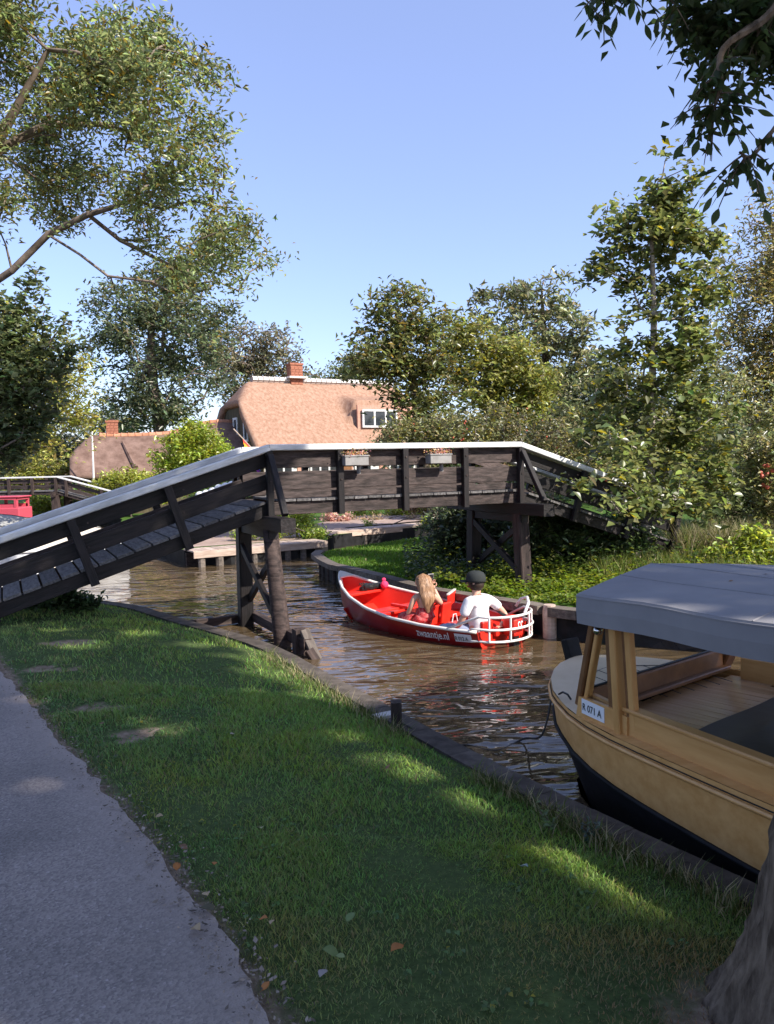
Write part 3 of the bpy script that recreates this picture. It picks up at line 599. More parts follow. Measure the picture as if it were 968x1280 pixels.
# ================================================================ the footbridge
TH = R(26.2); BA = V((math.cos(TH), math.sin(TH), 0)); BN = V((math.sin(TH), -math.cos(TH), 0)); B0 = V((-1.508, 10, 0)); BL = 3.9; BW = 1.25; SL = .3125
br = empty('footbridge', (B0.x, B0.y, .5), 'black timber footbridge with white handrails arching over the canal', 'footbridge')
def dz(t): return 1.82 + (SL*t if t < 0 else (-SL*(t-BL) if t > BL else 0))
def bp_(t, n, z=0): return B0+BA*t+BN*n+V((0, 0, dz(t)+z))      # z above the deck underside line
ZR = .71                                                          # rail top above the deck line
T0, T1 = -3.35, BL+3.25
SPANS = ((T0, 0), (0, BL), (BL, T1))
for near, n0 in ((1, 0.0), (-1, -BW)):
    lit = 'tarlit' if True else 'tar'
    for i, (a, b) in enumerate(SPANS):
        mt = ('tar', 'tarlit', 'tar')[i] if near > 0 else ('tarlit', 'tarlit', 'tarlit')[i]  # near flat span takes the sunlit tone, near ramps the shaded one
        e0 = .0 if i != 1 else .003; g = .002
        inn = -.045*near
        up = (BA*(SL if i == 0 else (-SL if i == 2 else 0))*-1+V((0, 0, 1)))
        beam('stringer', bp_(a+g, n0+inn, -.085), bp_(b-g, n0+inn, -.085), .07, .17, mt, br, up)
        rails = [(.55, .225, 'rail_board'), (.27, .225, 'rail_board'), (.085, .09, 'kerb_board')] if i == 1 else ([(.55, .17, 'rail_board'), (.27, .19, 'rail_board')] if near > 0 else [(.50, .15, 'rail_board'), (.205, .17, 'rail_board')])
        for zz, hh, nm in rails:
            if i == 1 or nm == 'rail_board':
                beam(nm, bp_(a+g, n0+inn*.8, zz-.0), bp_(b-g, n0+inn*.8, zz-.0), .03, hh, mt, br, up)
        k = 0.03
        beam('handrail', bp_(a+(0 if i else 0)+g, n0+.01*near, ZR-.012+.004*(i == 1)), bp_(b-g, n0+.01*near, ZR-.012+.004*(i == 1)), .17, .08, 'white', br, up, bev=.01)
    # uprights
    sl = (-SL*BA)
    for t in (0, .975, 1.95, 2.925, BL):
        o_ = .045*near; beam('upright', bp_(t, n0+o_, -.19), bp_(t, n0+o_, ZR-.03), .085, .085, 'tar' if t == 0 or near < 0 else 'tar', br, up=tuple(BA))
    for t in (-1.1, -2.2, -3.25, BL+1.05, BL+2.1, BL+3.1):
        s = 1 if t < 0 else -1; nn = (V((0, 0, 1))-BA*SL*s).normalized(); p = B0+BA*t+BN*(n0+.045*near)+V((0, 0, dz(t)))
        beam('upright', p-nn*.19, p+nn*(ZR-.035), .075, .1, 'tar', br, up=tuple(BA))
    # raking brace from the rail down to the end of the cross beam
    for t in (0, BL): beam('raking_brace', bp_(t+.0, n0+.1*near, .60), bp_(t+.0, n0+.62*near, -.13), .07, .075, 'tar', br, up=tuple(BA))
# bolt heads where the near boards meet the uprights
bl = npmesh('bolt', *(lambda m_: (m_.v, m_.f))(MB().tube([(0, 0, 0), (0, 0, .012)], .012, 6)))
for t in (0, .975, 1.95, 2.925, BL, -1.1, -2.2, BL+1.05, BL+2.1):
    for z in (.27, .55): p = bp_(t, .088 if 0 <= t <= BL else .083, z); link('bolt', bl, 'post', br, bmat(p, p+BN, (0, 0, 1)) @ Matrix.Rotation(math.pi/2, 4, 'Y'))
# deck planks
t = T0+.02; k = 0
while t < T1-.1:
    wd = .205; tt = t+wd/2
    if not (t < 0 < t+wd) and not (t < BL < t+wd):
        dzz = random.uniform(-.003, .003); s = SL if tt < 0 else (-SL if tt > BL else 0); up = (BA*-s+V((0, 0, 1))); ov = random.uniform(-.015, .02)
        a = B0+BA*tt+BN*(.03 if True else 0)+V((0, 0, dz(tt)+.018+dzz)); b = a-BN*(BW+.06)
        beam('deck_plank', a+BN*.0, b, wd-.014, .032, 'deckwood', br, up=tuple(up), bev=.004)
    t += wd
# cross beams and trestles
for t in (0, BL):
    beam('cross_beam', bp_(t, .72, -.255), bp_(t, -BW-.72, -.255), .19, .17, 'tar', br)
    g = -.5 if t == 0 else .1; spread = .32 if t == 0 else .12
    top = B0+BA*t+V((0, 0, 1.48)); 
    pn0, pn1 = top+BN*(.0 if t == 0 else .02), B0+BA*(t+(0.06 if t == 0 else .0))+BN*spread+V((0, 0, -.5 if t == 0 else .2))
    tb = MB().tube([pn1, pn1.lerp(pn0, .35), pn1.lerp(pn0, .7), pn0], [.118, .112, .104, .10], 12) if t == 0 else None
    if tb: tb.build('trestle_post', 'post', br, smooth=True)
    else: beam('trestle_post', pn1, pn0, .19, .19, 'post', br, up=tuple(BN), bev=.015)
    pf0, pf1 = top-BN*(BW), B0+BA*t-BN*(BW+.05)+V((0, 0, -.5 if t == 0 else .2)); beam('trestle_post', pf1, pf0, .19, .19, 'tar', br, up=tuple(BN), bev=.015)
    za, zb = (.35, 1.2) if t == 0 else (.6, 1.35)
    f_ = lambda s0, z: (pn1.lerp(pn0, (z-pn1.z)/(pn0.z-pn1.z)) if s0 else pf1.lerp(pf0, (z-pf1.z)/(pf0.z-pf1.z)))
    beam('cross_brace', f_(1, zb)+BA*.05, f_(0, za)+BA*.05, .1, .06, 'tar', br, up=tuple(BA)); beam('cross_brace', f_(1, za)-BA*.05, f_(0, zb)-BA*.05, .1, .06, 'tar', br, up=tuple(BA))
    beam('tie_beam', f_(1, 1.42)+BN*.12-V((0, 0, .0)), f_(0, 1.42)-BN*.12, .12, .12, 'tar', br)
# low guard timbers round the left trestle (they stand in the water beside the bridge)
gd = empty('mooring_guard', (-1.2, 9.7, 0), 'dark low timber guard in the water around the left trestle', 'guard rail')
P_ = lambda t, n, z: B0+BA*t+BN*n+V((0, 0, z))
beam('waling', P_(.12, -1.6, .12), P_(.12, .95, .15), .1, .13, 'post', gd)
beam('waling', P_(-.05, -1.42, .08), P_(-1.55, -1.42+.1, .08), .1, .12, 'post', gd)
beam('guard_post', P_(.1, .72, -.5), P_(.1, .72, .30), .15, .15, 'post', gd, up=tuple(BN))
beam('slanted_board', P_(.12, .84, .30), P_(.2, 1.14, -.10), .06, .11, 'edgewood', gd, up=tuple(BA))
beam('slanted_board', P_(.10, 1.02, .1), P_(.3, 1.2, -.3), .09, .1, 'post', gd, up=tuple(BA))
# flower boxes hung on the near railing
def flower_box(t, lab, dens, c2):
    o = empty('flower_box', tuple(bp_(t, .1, .5)), lab, 'flower box', 'flower boxes on the bridge railing'); c = bp_(t, .115, .515)
    mb = MB(); mt = Matrix.Translation(c) @ Matrix.Rotation(TH, 4, 'Z')
    def tb(x0, y0, z0, x1, y1, z1): mb.box(None, (x1-x0, y1-y0, z1-z0), mtx=mt @ Matrix.Translation(((x0+x1)/2, (y0+y1)/2, (z0+z1)/2)))
    tb(-.17, -.075, -.065, .17, -.06, .065); tb(-.17, .06, -.065, .17, .075, .065); tb(-.17, -.06, -.065, -.155, .06, .065); tb(.155, -.06, -.065, .17, .06, .065); tb(-.155, -.06, -.065, .155, .06, -.05)
    mb.build('planter', 'terracotta', o, bevel=.006)
    r_ = MB(); r_.box(None, (.36, .172, .02), mtx=mt @ Matrix.Translation((0, 0, .06)));  r_.build('rim', 'terracotta', o, bevel=.005)
    h = MB(); h.box(None, (.03, .06, .16), mtx=mt @ Matrix.Translation((.09, .08, -.1))); h.build('bracket', 'terracotta', o)
    n = 260; P = (rng.standard_normal((n, 3))*np.array([.11, .045, .028])).clip(-.2, .2); P[:, 2] += .10; P = P @ np.array(Matrix.Rotation(TH, 3, 'Z')).T+np.array(c)
    cols = np.array([(.75, .42, .22), (.7, .35, .35), (.78, .6, .5), (.1, .16, .04), (.55, .38, .12)])[rng.integers(0, 5, n)]
    q = link('flowers', leafmesh('flowers', P, .026, cols, .2, asp=.8), 'leafmat', o); q['kind'] = 'stuff'
flower_box(1.164, 'grey flower box with pinkish blooms between second and third upright', 1, 0)
flower_box(2.45, 'grey flower box with orange blooms nearest the right end of the bridge', 1, 0)
# ================================================================ red boat
RB0 = V((-.74, 12.08, 0)); RA = V((math.sin(.74), -math.cos(.74), 0)); RN = V((math.cos(.74), math.sin(.74), 0)); KX = 3.2/4.5; KY = .69/.93
rl = [0, .12, .3, .6, 1.1, 1.8, 2.6, 3.4, 4.1, 4.5]; rhb = [.03, .14, .27, .44, .65, .84, .93, .90, .76, .66]; rsh = [.60, .56, .51, .44, .36, .285, .235, .21, .2, .2]; rkl = [.30, .12, -.02, -.12, -.17, -.2, -.2, -.2, -.17, -.14]
HB = lambda l: float(np.interp(l, rl, rhb)); SH = lambda l: float(np.interp(l, rl, rsh)); KL = lambda l: float(np.interp(l, rl, rkl))
def rb(l, n, z): return RB0+RA*l*KX+RN*n*KY+V((0, 0, z))
def hullp(l, q, side, off=0):      # q 0 gunwale .. 1 keel
    hb = HB(l); c = [(0, 1.0), (.35, .93), (.7, .78), (.9, .5), (1, 0)]; k = float(np.interp(q, [a for a, _ in c], [b for _, b in c])); return rb(l, side*(hb*k+off), SH(l)+(KL(l)-SH(l))*q)
boat = empty('red_boat', tuple(rb(2.4, 0, 0)), 'red open motor boat with white gunwale and stern bumper, carrying two people', 'boat')
ls = np.concatenate([np.linspace(0, .6, 8), np.linspace(.75, 4.5, 24)]); qs = np.linspace(0, 1, 8)
P = [[hullp(l, q, -1) for q in qs]+[hullp(l, q, 1) for q in qs[::-1][1:]] for l in ls]
hull = MB().grid(P).build('hull', 'redshaded', boat, smooth=True)  # outer face in the darkened red, its shade is in the colour
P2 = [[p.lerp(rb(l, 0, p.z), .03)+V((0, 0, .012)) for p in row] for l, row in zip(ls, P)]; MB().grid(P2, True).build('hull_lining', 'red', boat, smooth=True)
tr = MB(); e = P[-1]; tr.add(e, [list(range(len(e)))]); tr.build('transom', 'red', boat, solid=.03)
for s in (-1, 1): MB().tube([hullp(l, 0, s)+V((0, 0, .008)) for l in ls], .022, 8).build('gunwale', 'steel', boat, smooth=True)
bc = MB().grid([[rb(l, n*HB(l)*.98, SH(l)+.012+.012*(1-n*n)) for n in (-1, -.5, 0, .5, 1)] for l in (-.02, .06, .14, .22)]); bc.build('bow_cap', 'steel', boat, solid=.02)
MB().tube([rb(-.03, 0, .58), rb(.05, 0, .32), rb(.2, 0, .06), rb(.42, 0, -.1)], .022, 8).build('stem', 'steel', boat, smooth=True)
fl = MB().grid([[rb(l, n*HB(l)*.74, -.07) for n in (-1, 0, 1)] for l in np.linspace(.45, 4.45, 12)]); fl.build('floor_board', 'red', boat, solid=.02)
def slab(nm, l0, l1, f0, f1, z, th=.035, mt='red'):
    m_ = MB(); q = [rb(l0, f0*HB(l0), z), rb(l1, f0*HB(l1), z), rb(l1, f1*HB(l1), z), rb(l0, f1*HB(l0), z)]
    m_.add(q+[p-V((0, 0, th)) for p in q], [(0, 1, 2, 3), (7, 6, 5, 4), (0, 4, 5, 1), (1, 5, 6, 2), (2, 6, 7, 3), (3, 7, 4, 0)]); return m_.build(nm, mt, boat, bevel=.006)
slab('bow_seat', .5, .82, -.9, 1*.9, .36)
slab('thwart', 1.75, 1.98, -.92, .92, .235); slab('thwart', 2.03, 2.14, -.92, .92, .225); slab('seat_front', 1.72, 1.75, -.84, .84, .235, .28)
slab('thwart', 2.62, 2.95, -.92, .92, .17); slab('seat_front', 2.59, 2.62, -.84, .84, .17, .22)
slab('stern_seat', 3.72, 4.2, -.88, .9, .14); slab('seat_front', 3.69, 3.72, -.86, .88, .14, .2)
slab('floor_rib', 1.2, 1.27, -.7, .7, -.05); slab('floor_rib', 2.3, 2.37, -.7, .7, -.05); slab('rail_block', 1.7, 2.2, -.12, -.02, .27)
sb = MB().grid([[rb(.62+.35*k, n*HB(.9)*.8, .14-.2*k) for n in (-1, -.5, 0, .5, 1)] for k in (0, .3, .6, 1)]); sb.build('bow_slope', 'red', boat, smooth=True)
# seat backrest beside the woman and the board across behind her
MB().beam(rb(3.02, -.30, .13), rb(3.02, .02, .13), .03, .01).build('seat_rail', 'red', boat)
for a, b, z0, z1 in ((-.36, -.12, .10, .37), (-.08, .12, .1, .40)):
    bk = MB(); bk.box(None, (.035, b-a, z1-z0), mtx=Matrix.Translation(rb(3.05 if a < -.2 else 3.12, (a+b)/2, (z0+z1)/2)) @ Matrix.Rotation(math.atan2(RA.y, RA.x)+.12, 4, 'Z') @ Matrix.Rotation(.12, 4, 'Y')); bk.build('seat_back', 'red', boat, bevel=.03)
MB().beam(rb(3.1, .1, .40), rb(2.55, HB(2.5)*.94, .36), .02, .16).build('seat_divider', 'red', boat)
MB().beam(rb(3.1, .1, .49), rb(2.55, HB(2.5)*.94, .45), .03, .02).build('grab_rail', 'steel', boat)
# the stern bumper: bent white tubes
def bump(z, r0_, l_, w_, nm='bumper_tube', sag=0, start=3.9):
    pts = [rb(start, -HB(start)-.01, z if start > 4 else SH(start)+.01)]
    for a in np.linspace(-90, 90, 15): pts.append(rb(4.5+l_*math.cos(R(a)), w_*math.sin(R(a)), z+sag*math.cos(R(a))))
    pts.append(rb(start, HB(start)+.01, z if start > 4 else SH(start)+.01)); MB().tube(pts, r0_, 8).build(nm, 'steel', boat, smooth=True)
bump(.24, .016, .46, .62, start=4.4); bump(.39, .016, .44, .60, start=3.95); bump(.09, .016, .44, .60, start=4.4)
for a in (-65, -25, 20, 60): MB().tube([rb(4.5+.45*math.cos(R(a)), .61*math.sin(R(a)), z) for z in (.09, .24, .39)], .014, 6).build('bumper_strut', 'steel', boat)
MB().tube([rb(4.4, .5, .40), rb(4.48, .55, .5), rb(4.62, .55, .53), rb(4.8, .36, .49), rb(4.92, .1, .40)], .02, 8).build('bumper_hoop', 'steel', boat, smooth=True)
# outboard motor (rests in its well at the stern)
mo = empty('outboard_motor', tuple(rb(4.7, -.05, .1)), 'red outboard motor marked 22 inside the white stern bumper', 'motor')
mm = lambda l, n, z: Matrix.Translation(rb(l, n, z)) @ Matrix.Rotation(math.atan2(RA.y, RA.x), 4, 'Z')
k = MB(); k.box(None, (.20, .2, .26), mtx=mm(4.74, 0, .24)); k.build('cowl', 'red', mo, bevel=.05)
k = MB(); k.box(None, (.1, .1, .5), mtx=mm(4.76, 0, -.1)); k.build('drive_leg', 'black', mo, bevel=.01)
k = MB(); k.box(None, (.06, .4, .12), mtx=mm(4.56, 0, .17)); k.build('mount', 'red', mo, bevel=.02)
MB().tube([rb(4.66, 0, .34), rb(4.45, .03, .36), rb(4.3, .1, .38), rb(4.2, .16, .38)], [.02, .018, .016, .02], 8).build('tiller', 'black', mo)
k = MB(); k.box(None, (.05, .16, .06), mtx=mm(4.6, .02, .32)); k.build('clamp', 'chrome', mo)
dd = MB(); [dd.box(None, (.14, .2, .2), mtx=mm(4.33, s*.28, .2)) for s in (-1,)]; dd.build('stern_locker', 'red', boat, bevel=.02)
def textmesh(s, size, font_scale=1):
    c = bpy.data.curves.new('t', 'FONT'); c.body = s; c.size = size; c.resolution_u = 3; c.offset = size*.012; o = bpy.data.objects.new('t', c); COL.objects.link(o); bpy.context.view_layer.update()
    me = bpy.data.meshes.new_from_object(o.evaluated_get(bpy.context.evaluated_depsgraph_get())); bpy.data.objects.remove(o); bpy.data.curves.remove(c); return me
def lay_text(name, s, size, fn, material, parent, sx=1):
    me = textmesh(s, size); x0 = min(v.co.x for v in me.vertices); x1 = max(v.co.x for v in me.vertices)
    for v in me.vertices: v.co = fn((v.co.x-x0)*sx, v.co.y)
    me.materials.clear(); me.update(); return link(name, me, material, parent)
lay_text('lettering', 'zwaantje.nl', .135, lambda x, y: hullp(3.26+x/.86, .36-y/.37, -1, .018), 'plate', boat, 1.0)
pl = MB(); q = [hullp(l_, q_, -1, .012) for l_, q_ in ((4.07, .10), (4.39, .10), (4.39, .38), (4.07, .38))]; pl.add(q, [(0, 1, 2, 3)]); plo = pl.build('registration_plate', 'plate', boat, solid=.004)
lay_text('lettering', 'R 012 A', .075, lambda x, y: hullp(4.09+x*.98, .33-y/.37, -1, .026), 'black', plo, 1.0)
lay_text('lettering', '22', .14, lambda x, y: rb(4.74, .09-x, .21+y)+RA*.104, 'plate', mo, 1)
# things lying in the boat
o = empty('bag', tuple(rb(.95, .25, .36)), 'crumpled dark bag lying on the bow seat of the red boat', 'bag'); k = MB()
for i in range(9): k.ball(rb(.66+random.uniform(-.08, .1), .08+.045*i, .40+random.uniform(-.02, .02)), (random.uniform(.05, .08), random.uniform(.05, .08), random.uniform(.035, .06)), 7, 5)
k.build('cloth', 'black', o); k = MB(); [k.tube([rb(.6, .0+.05*i, .43), rb(.66, -.02+.05*i, .48), rb(.72, .02+.05*i, .43)], .008, 5) for i in range(3)]; k.build('strap', 'cap', o)
o = empty('pink_hat', tuple(rb(.9, .5, .3)), 'round pink knitted ball on the dark bag in the bow', 'hat'); MB().ball(rb(.86, .48, .43), (.062, .062, .06), 14, 8).build('knit', 'pink', o, smooth=True)
k = MB(); [k.ball(rb(.80, .50+.03*i, .50), (.025, .025, .03), 6, 4) for i in range(2)]; k.build('tassel', 'pink', o)
o = empty('handbag', tuple(rb(3.45, -.1, .1)), 'small white and red patterned bag between the two boaters', 'bag'); k = MB(); k.box(None, (.16, .2, .2), mtx=mm(3.38, -.02, .06)); k.build('pouch', 'floral', o, bevel=.03); MB().tube([rb(3.38, -.09, .15), rb(3.38, -.05, .26), rb(3.38, .02, .26), rb(3.38, .06, .15)], .008, 5).build('handle', 'plate', o)
# ---------------------------------------------------------------- people
def hand(ch, w_, d, s=1, curl=.5, up_=V((0, 0, 1))):
    """palm and five finger chains starting at wrist w_, pointing d"""
    d = d.normalized(); side = d.cross(up_).normalized()*s; nn = side.cross(d)
    P_ = w_+d*.045; out = [[(*w_, .022, .015), (*P_, .030, .014)]]
    for k, L_ in zip((-1.3, -.45, .45, 1.3), (.062, .072, .068, .052)):
        a = P_+side*k*.016+d*.02; b = a+d*L_*.5; c = b+(d*(1-curl)+nn*-curl).normalized()*L_*.5; out.append([(*a, .009), (*b, .008), (*c, .0065)])
    a = w_+d*.025-side*.02; out.append([(*a, .010), (*(a+(d*.7-side*.7).normalized()*.03), .009), (*(a+(d*1-side*.35).normalized()*.055), .0075)]); return out
def person(name, loc, face, label):
    o = empty(name, tuple(loc), label, 'person'); o.rotation_euler = (0, 0, math.atan2(face.y, face.x)-math.pi/2); return o   # local +y is forward, -x is the person's left
man = person('person', V((*gp(600, 792, .12), .07)), V((-.62, .78, 0)), 'man in white t-shirt and charcoal cap steering the red boat')
J = lambda *a: (*a,)
ml, mr = [(-.175, .02, .47, .062), (-.215, .04, .34, .047), (-.235, .09, .22, .04), (-.22, .2, .12, .034), (-.2, .29, .07, .026)], [(.175, .0, .47, .062), (.27, -.06, .37, .047), (.345, -.12, .26, .042), (.27, -.16, .19, .035), (.17, -.2, .15, .026)]
body = [[(0, 0, .08, .12), (0, .01, .22, .12), (0, .02, .36, .135), (0, .025, .47, .11), (0, .035, .535, .058), (0, .045, .58, .052), (0, .055, .63, .075), (0, .06, .70, .098), (0, .055, .765, .082)],
        [3]+ml, [3]+mr, [0, (-.10, .06, .07, .095), (-.27, .33, .09, .07), (-.30, .42, .06, .06), (-.28, .50, -.12, .045), (-.27, .52, -.16, .04)], [0, (.09, .08, .07, .095), (.07, .36, .09, .07), (.07, .44, .05, .06), (.06, .50, -.12, .045), (.06, .53, -.16, .04)]]
body += hand(None, V((-.2, .29, .07)), V((.1, .9, -.1)), -1, .5) + hand(None, V((.17, -.2, .15)), V((-.7, -.3, .1)), 1, .8)
skin('body', body, 'skin', man)
skin('shirt', [[(0, 0, .03, .15), (0, .0, .14, .148), (0, .01, .25, .148), (0, .02, .38, .158), (0, .025, .48, .128), (0, .03, .535, .075)], [4, (-.165, .02, .475, .084), (-.215, .035, .36, .07), (-.228, .055, .29, .066)], [4, (.165, .0, .475, .084), (.25, -.045, .395, .07), (.295, -.075, .34, .064)]], 'shirt', man)
skin('jeans', [[(0, -.01, .06, .148), (0, 0, .0, .13)], [0, (-.11, .09, .075, .115), (-.2, .23, .085, .1), (-.285, .355, .095, .088), (-.31, .44, .05, .075)], [0, (.1, .1, .075, .112), (.08, .25, .085, .098), (.075, .38, .09, .085), (.075, .46, .04, .07)]], 'denim', man)
for s in (-1, 1):
    skin('shoe', [[(-.27 if s < 0 else .06, .50, -.19, .042), (-.28 if s < 0 else .06, .6, -.2, .04), (-.28 if s < 0 else .06, .68, -.205, .03)]], 'cap', man)
def headbits(o, c, capped, turn=0):
    T = Matrix.Translation(c) @ Matrix.Rotation(turn, 4, 'Z'); g = lambda x, y, z: tuple(T @ V((x, y, z)))
    for s in (-1, 1): MB().ball(g(s*.088, .0, 0), (.014, .02, .032), 8, 5).build('ear', 'skin', o, smooth=True, local=True)
    MB().tube([g(0, .088, .02), g(0, .115, -.025)], [.009, .016], 6).build('nose', 'skin', o, local=True)
    MB().tube([g(-.022, .092, -.052), g(0, .097, -.05), g(.022, .092, -.052)], .006, 5).build('mouth', 'pink', o, local=True)
    for s in (-1, 1): MB().ball(g(s*.032, .086, .012), (.012, .008, .007), 8, 5).build('eye', 'black', o, local=True)
    return g
g = headbits(man, (0, .065, .69), 1, .55)
k = MB(); k.ball((0, .05, .672), (.094, .108, .09), 16, 8); k.build('hair', 'darkhair', man, smooth=True, local=True)
T = Matrix.Translation((0, .055, .735)) @ Matrix.Rotation(.55, 4, 'Z')
k = MB(); rows = [[T @ V((.112*math.cos(a)*c_, .122*math.sin(a)*c_, z_)) for a in np.linspace(0, 2*math.pi, 21)] for c_, z_ in ((1.0, -.03), (1.02, .0), (.97, .045), (.8, .082), (.45, .102), (.02, .107))]
k.grid(rows); k.build('cap', 'cap', man, smooth=True, local=True, solid=.006)
k = MB(); k.grid([[T @ V((.085*x, .10+.105*y*(1-.35*x*x), -.02-.012*x*x)) for x in np.linspace(-1, 1, 9)] for y in (0, .5, 1)]); k.build('cap_visor', 'cap', man, smooth=True, local=True, solid=.008)
wo = person('person', V((*gp(525, 784, .15), .14))+RN*.10, V((-.40, .92, 0)), 'woman with long light brown hair holding up a phone in the red boat')
wl, wr = [(-.135, .02, .40, .045), (-.18, .03, .29, .037), (-.2, .08, .19, .032), (-.15, .2, .14, .027), (-.1, .26, .12, .021)], [(.135, .02, .40, .048), (.22, .03, .315, .040), (.275, .07, .27, .036), (.25, .14, .38, .029), (.235, .18, .46, .022)]
wb = [[(0, 0, .06, .12), (0, .01, .18, .095), (0, .02, .3, .11), (0, .025, .40, .085), (0, .03, .455, .045), (0, .035, .49, .042), (0, .045, .535, .065), (0, .05, .595, .086), (0, .045, .65, .07)],
      [3]+wl, [3]+wr, [0, (-.09, .05, .06, .085), (-.15, .32, .08, .06), (-.15, .40, .04, .052), (-.12, .46, -.10, .036), (-.12, .5, -.15, .032)], [0, (.08, .05, .06, .085), (-.02, .36, .08, .06), (-.03, .44, .04, .05), (-.03, .47, -.13, .036), (-.03, .49, -.17, .032)]]
wb += hand(None, V((.235, .18, .46)), V((-.1, .1, 1)), 1, .6, V((0, 1, 0))) + hand(None, V((-.1, .26, .12)), V((0, .9, -.2)), -1, .4)
skin('body', wb, 'skin', wo)
skin('dress', [[(0, -.01, .02, .20), (0, 0, .10, .18), (0, .01, .19, .118), (0, .022, .28, .122)], [0, (-.13, .08, .08, .15), (-.18, .24, .09, .12), (-.19, .32, .05, .10)], [0, (.06, .13, .05, .12), (-.02, .32, .07, .105), (-.04, .42, .02, .1)]], 'floral', wo)
for s in (-1, 1): MB().tube([(s*.07, .11, .33), (s*.075, .06, .425), (s*.05, -.05, .41), (s*.03, -.09, .30)], .008, 6).build('strap', 'red', wo, local=True)
headbits(wo, (0, .05, .585), 0, -.2)
def hairmesh():
    rows = []; 
    for i, t in enumerate(np.linspace(0, 1, 16)):
        z = .70-.50*t; rx = float(np.interp(t, [0, .05, .15, .3, .5, .75, 1], [.005, .075, .108, .112, .108, .085, .02])); ry = float(np.interp(t, [0, .05, .15, .3, .4, .75, 1], [.005, .075, .11, .095, .065, .05, .012])); cy_ = float(np.interp(t, [0, .2, .35, .6, 1], [.04, .015, -.045, -.1, -.105]))
        rows.append([(rx*math.cos(a)*(1+.05*math.sin(a*9+i*.3)), cy_+ry*math.sin(a)*(1+.06*math.sin(a*7)), z) for a in np.linspace(0, 2*math.pi, 37)])
    return rows
MB().grid(hairmesh(), True).build('hair', 'hair', wo, smooth=True, local=True)
ph = empty('phone', (0, 0, 0), 'dark phone held up by the woman in the red boat', 'phone'); T = Matrix.Translation(wo.location) @ wo.rotation_euler.to_matrix().to_4x4()
c = T @ V((.21, .235, .575)); ph.location = c; k = MB(); k.box(None, (.075, .010, .15), mtx=Matrix.Translation(c) @ wo.rotation_euler.to_matrix().to_4x4() @ Matrix.Rotation(.15, 4, 'X')); k.build('case', 'phone', ph, bevel=.003)
k = MB(); k.box(None, (.066, .002, .138), mtx=Matrix.Translation(c) @ wo.rotation_euler.to_matrix().to_4x4() @ Matrix.Rotation(.15, 4, 'X') @ Matrix.Translation((0, -.0065, 0))); k.build('screen', 'glass', ph)
k = MB(); k.box(None, (.082, .006, .157), mtx=Matrix.Translation(c) @ wo.rotation_euler.to_matrix().to_4x4() @ Matrix.Rotation(.15, 4, 'X') @ Matrix.Translation((0, .004, 0))); k.build('cover', 'steel', ph, bevel=.002)
# ================================================================ varnished canopy boat at the near bank
WB0 = V((1.45, 5.97, 0)); WA = V((.476, -.88, 0)).normalized(); WN = V((.88, .476, 0)).normalized()
def wbp(l, n, z): return WB0+WA*l+WN*n+V((0, 0, z))
wll = [0, .06, .15, .3, .5, .75, 1.0, 1.35, 2.3, 4.5, 6.2]; whb = [.05, .22, .36, .52, .67, .80, .88, .93, .96, .95, .75]
WH = lambda l: float(np.interp(l, wll, whb)); WS = lambda l: .70+.06*math.exp(-l/.6)
wood = empty('canopy_boat', tuple(wbp(2, 0, 0)), 'varnished wooden boat with grey blue canvas canopy moored at the near bank', 'boat')
lw = np.concatenate([np.linspace(0, .5, 9), np.linspace(.62, 6.2, 26)])
def level(l, k):    # k: 0 sheer, 1 rub, 2 wood bottom, 3 mid black, 4 waterline, 5 below
    hb = WH(l); s = WS(l); wbz = .30+.30*math.exp(-l/1.1); zs = [s, s-.05, wbz, .22, 0.0, -.4]; f_ = [1, 1.0, .965, .90, .80, .5]; st = [0, 0, .03, .10, .20, .40]
    kk = math.exp(-l/.5); return hb*f_[k], zs[k], st[k]*kk
def side(nm, k0, k1, mt, sub=3, off=0):
    for s in (-1, 1):
        P = []
        for l in lw:
            a = level(l, k0); b = level(l, k1); P.append([wbp(l+a[2]+(b[2]-a[2])*t, s*(a[0]+(b[0]-a[0])*t+off), a[1]+(b[1]-a[1])*t) for t in np.linspace(0, 1, sub)])
        MB().grid(P, s > 0).build(nm, mt, wood, smooth=True)
side('sheer_strake', 0, 1, 'varnish'); side('side_strake', 1, 2, 'varnish', off=-.004); side('hull', 2, 5, 'blackhull', 7, off=-.012)
for s in (-1, 1):
    MB().tube([wbp(l, s*(WH(l)+.008), WS(l)-.05) for l in lw], .014, 6).build('rubbing_strake', 'varnish', wood, smooth=True)
    MB().tube([wbp(l, s*(WH(l)+.004), WS(l)-.028) for l in lw], .004, 4).build('seam', 'blackhull', wood)
    MB().tube([wbp(l+level(l, 2)[2], s*(level(l, 2)[0]+.004), level(l, 2)[1]-.004) for l in lw], .014, 6).build('chine_strip', 'blackhull', wood, smooth=True)
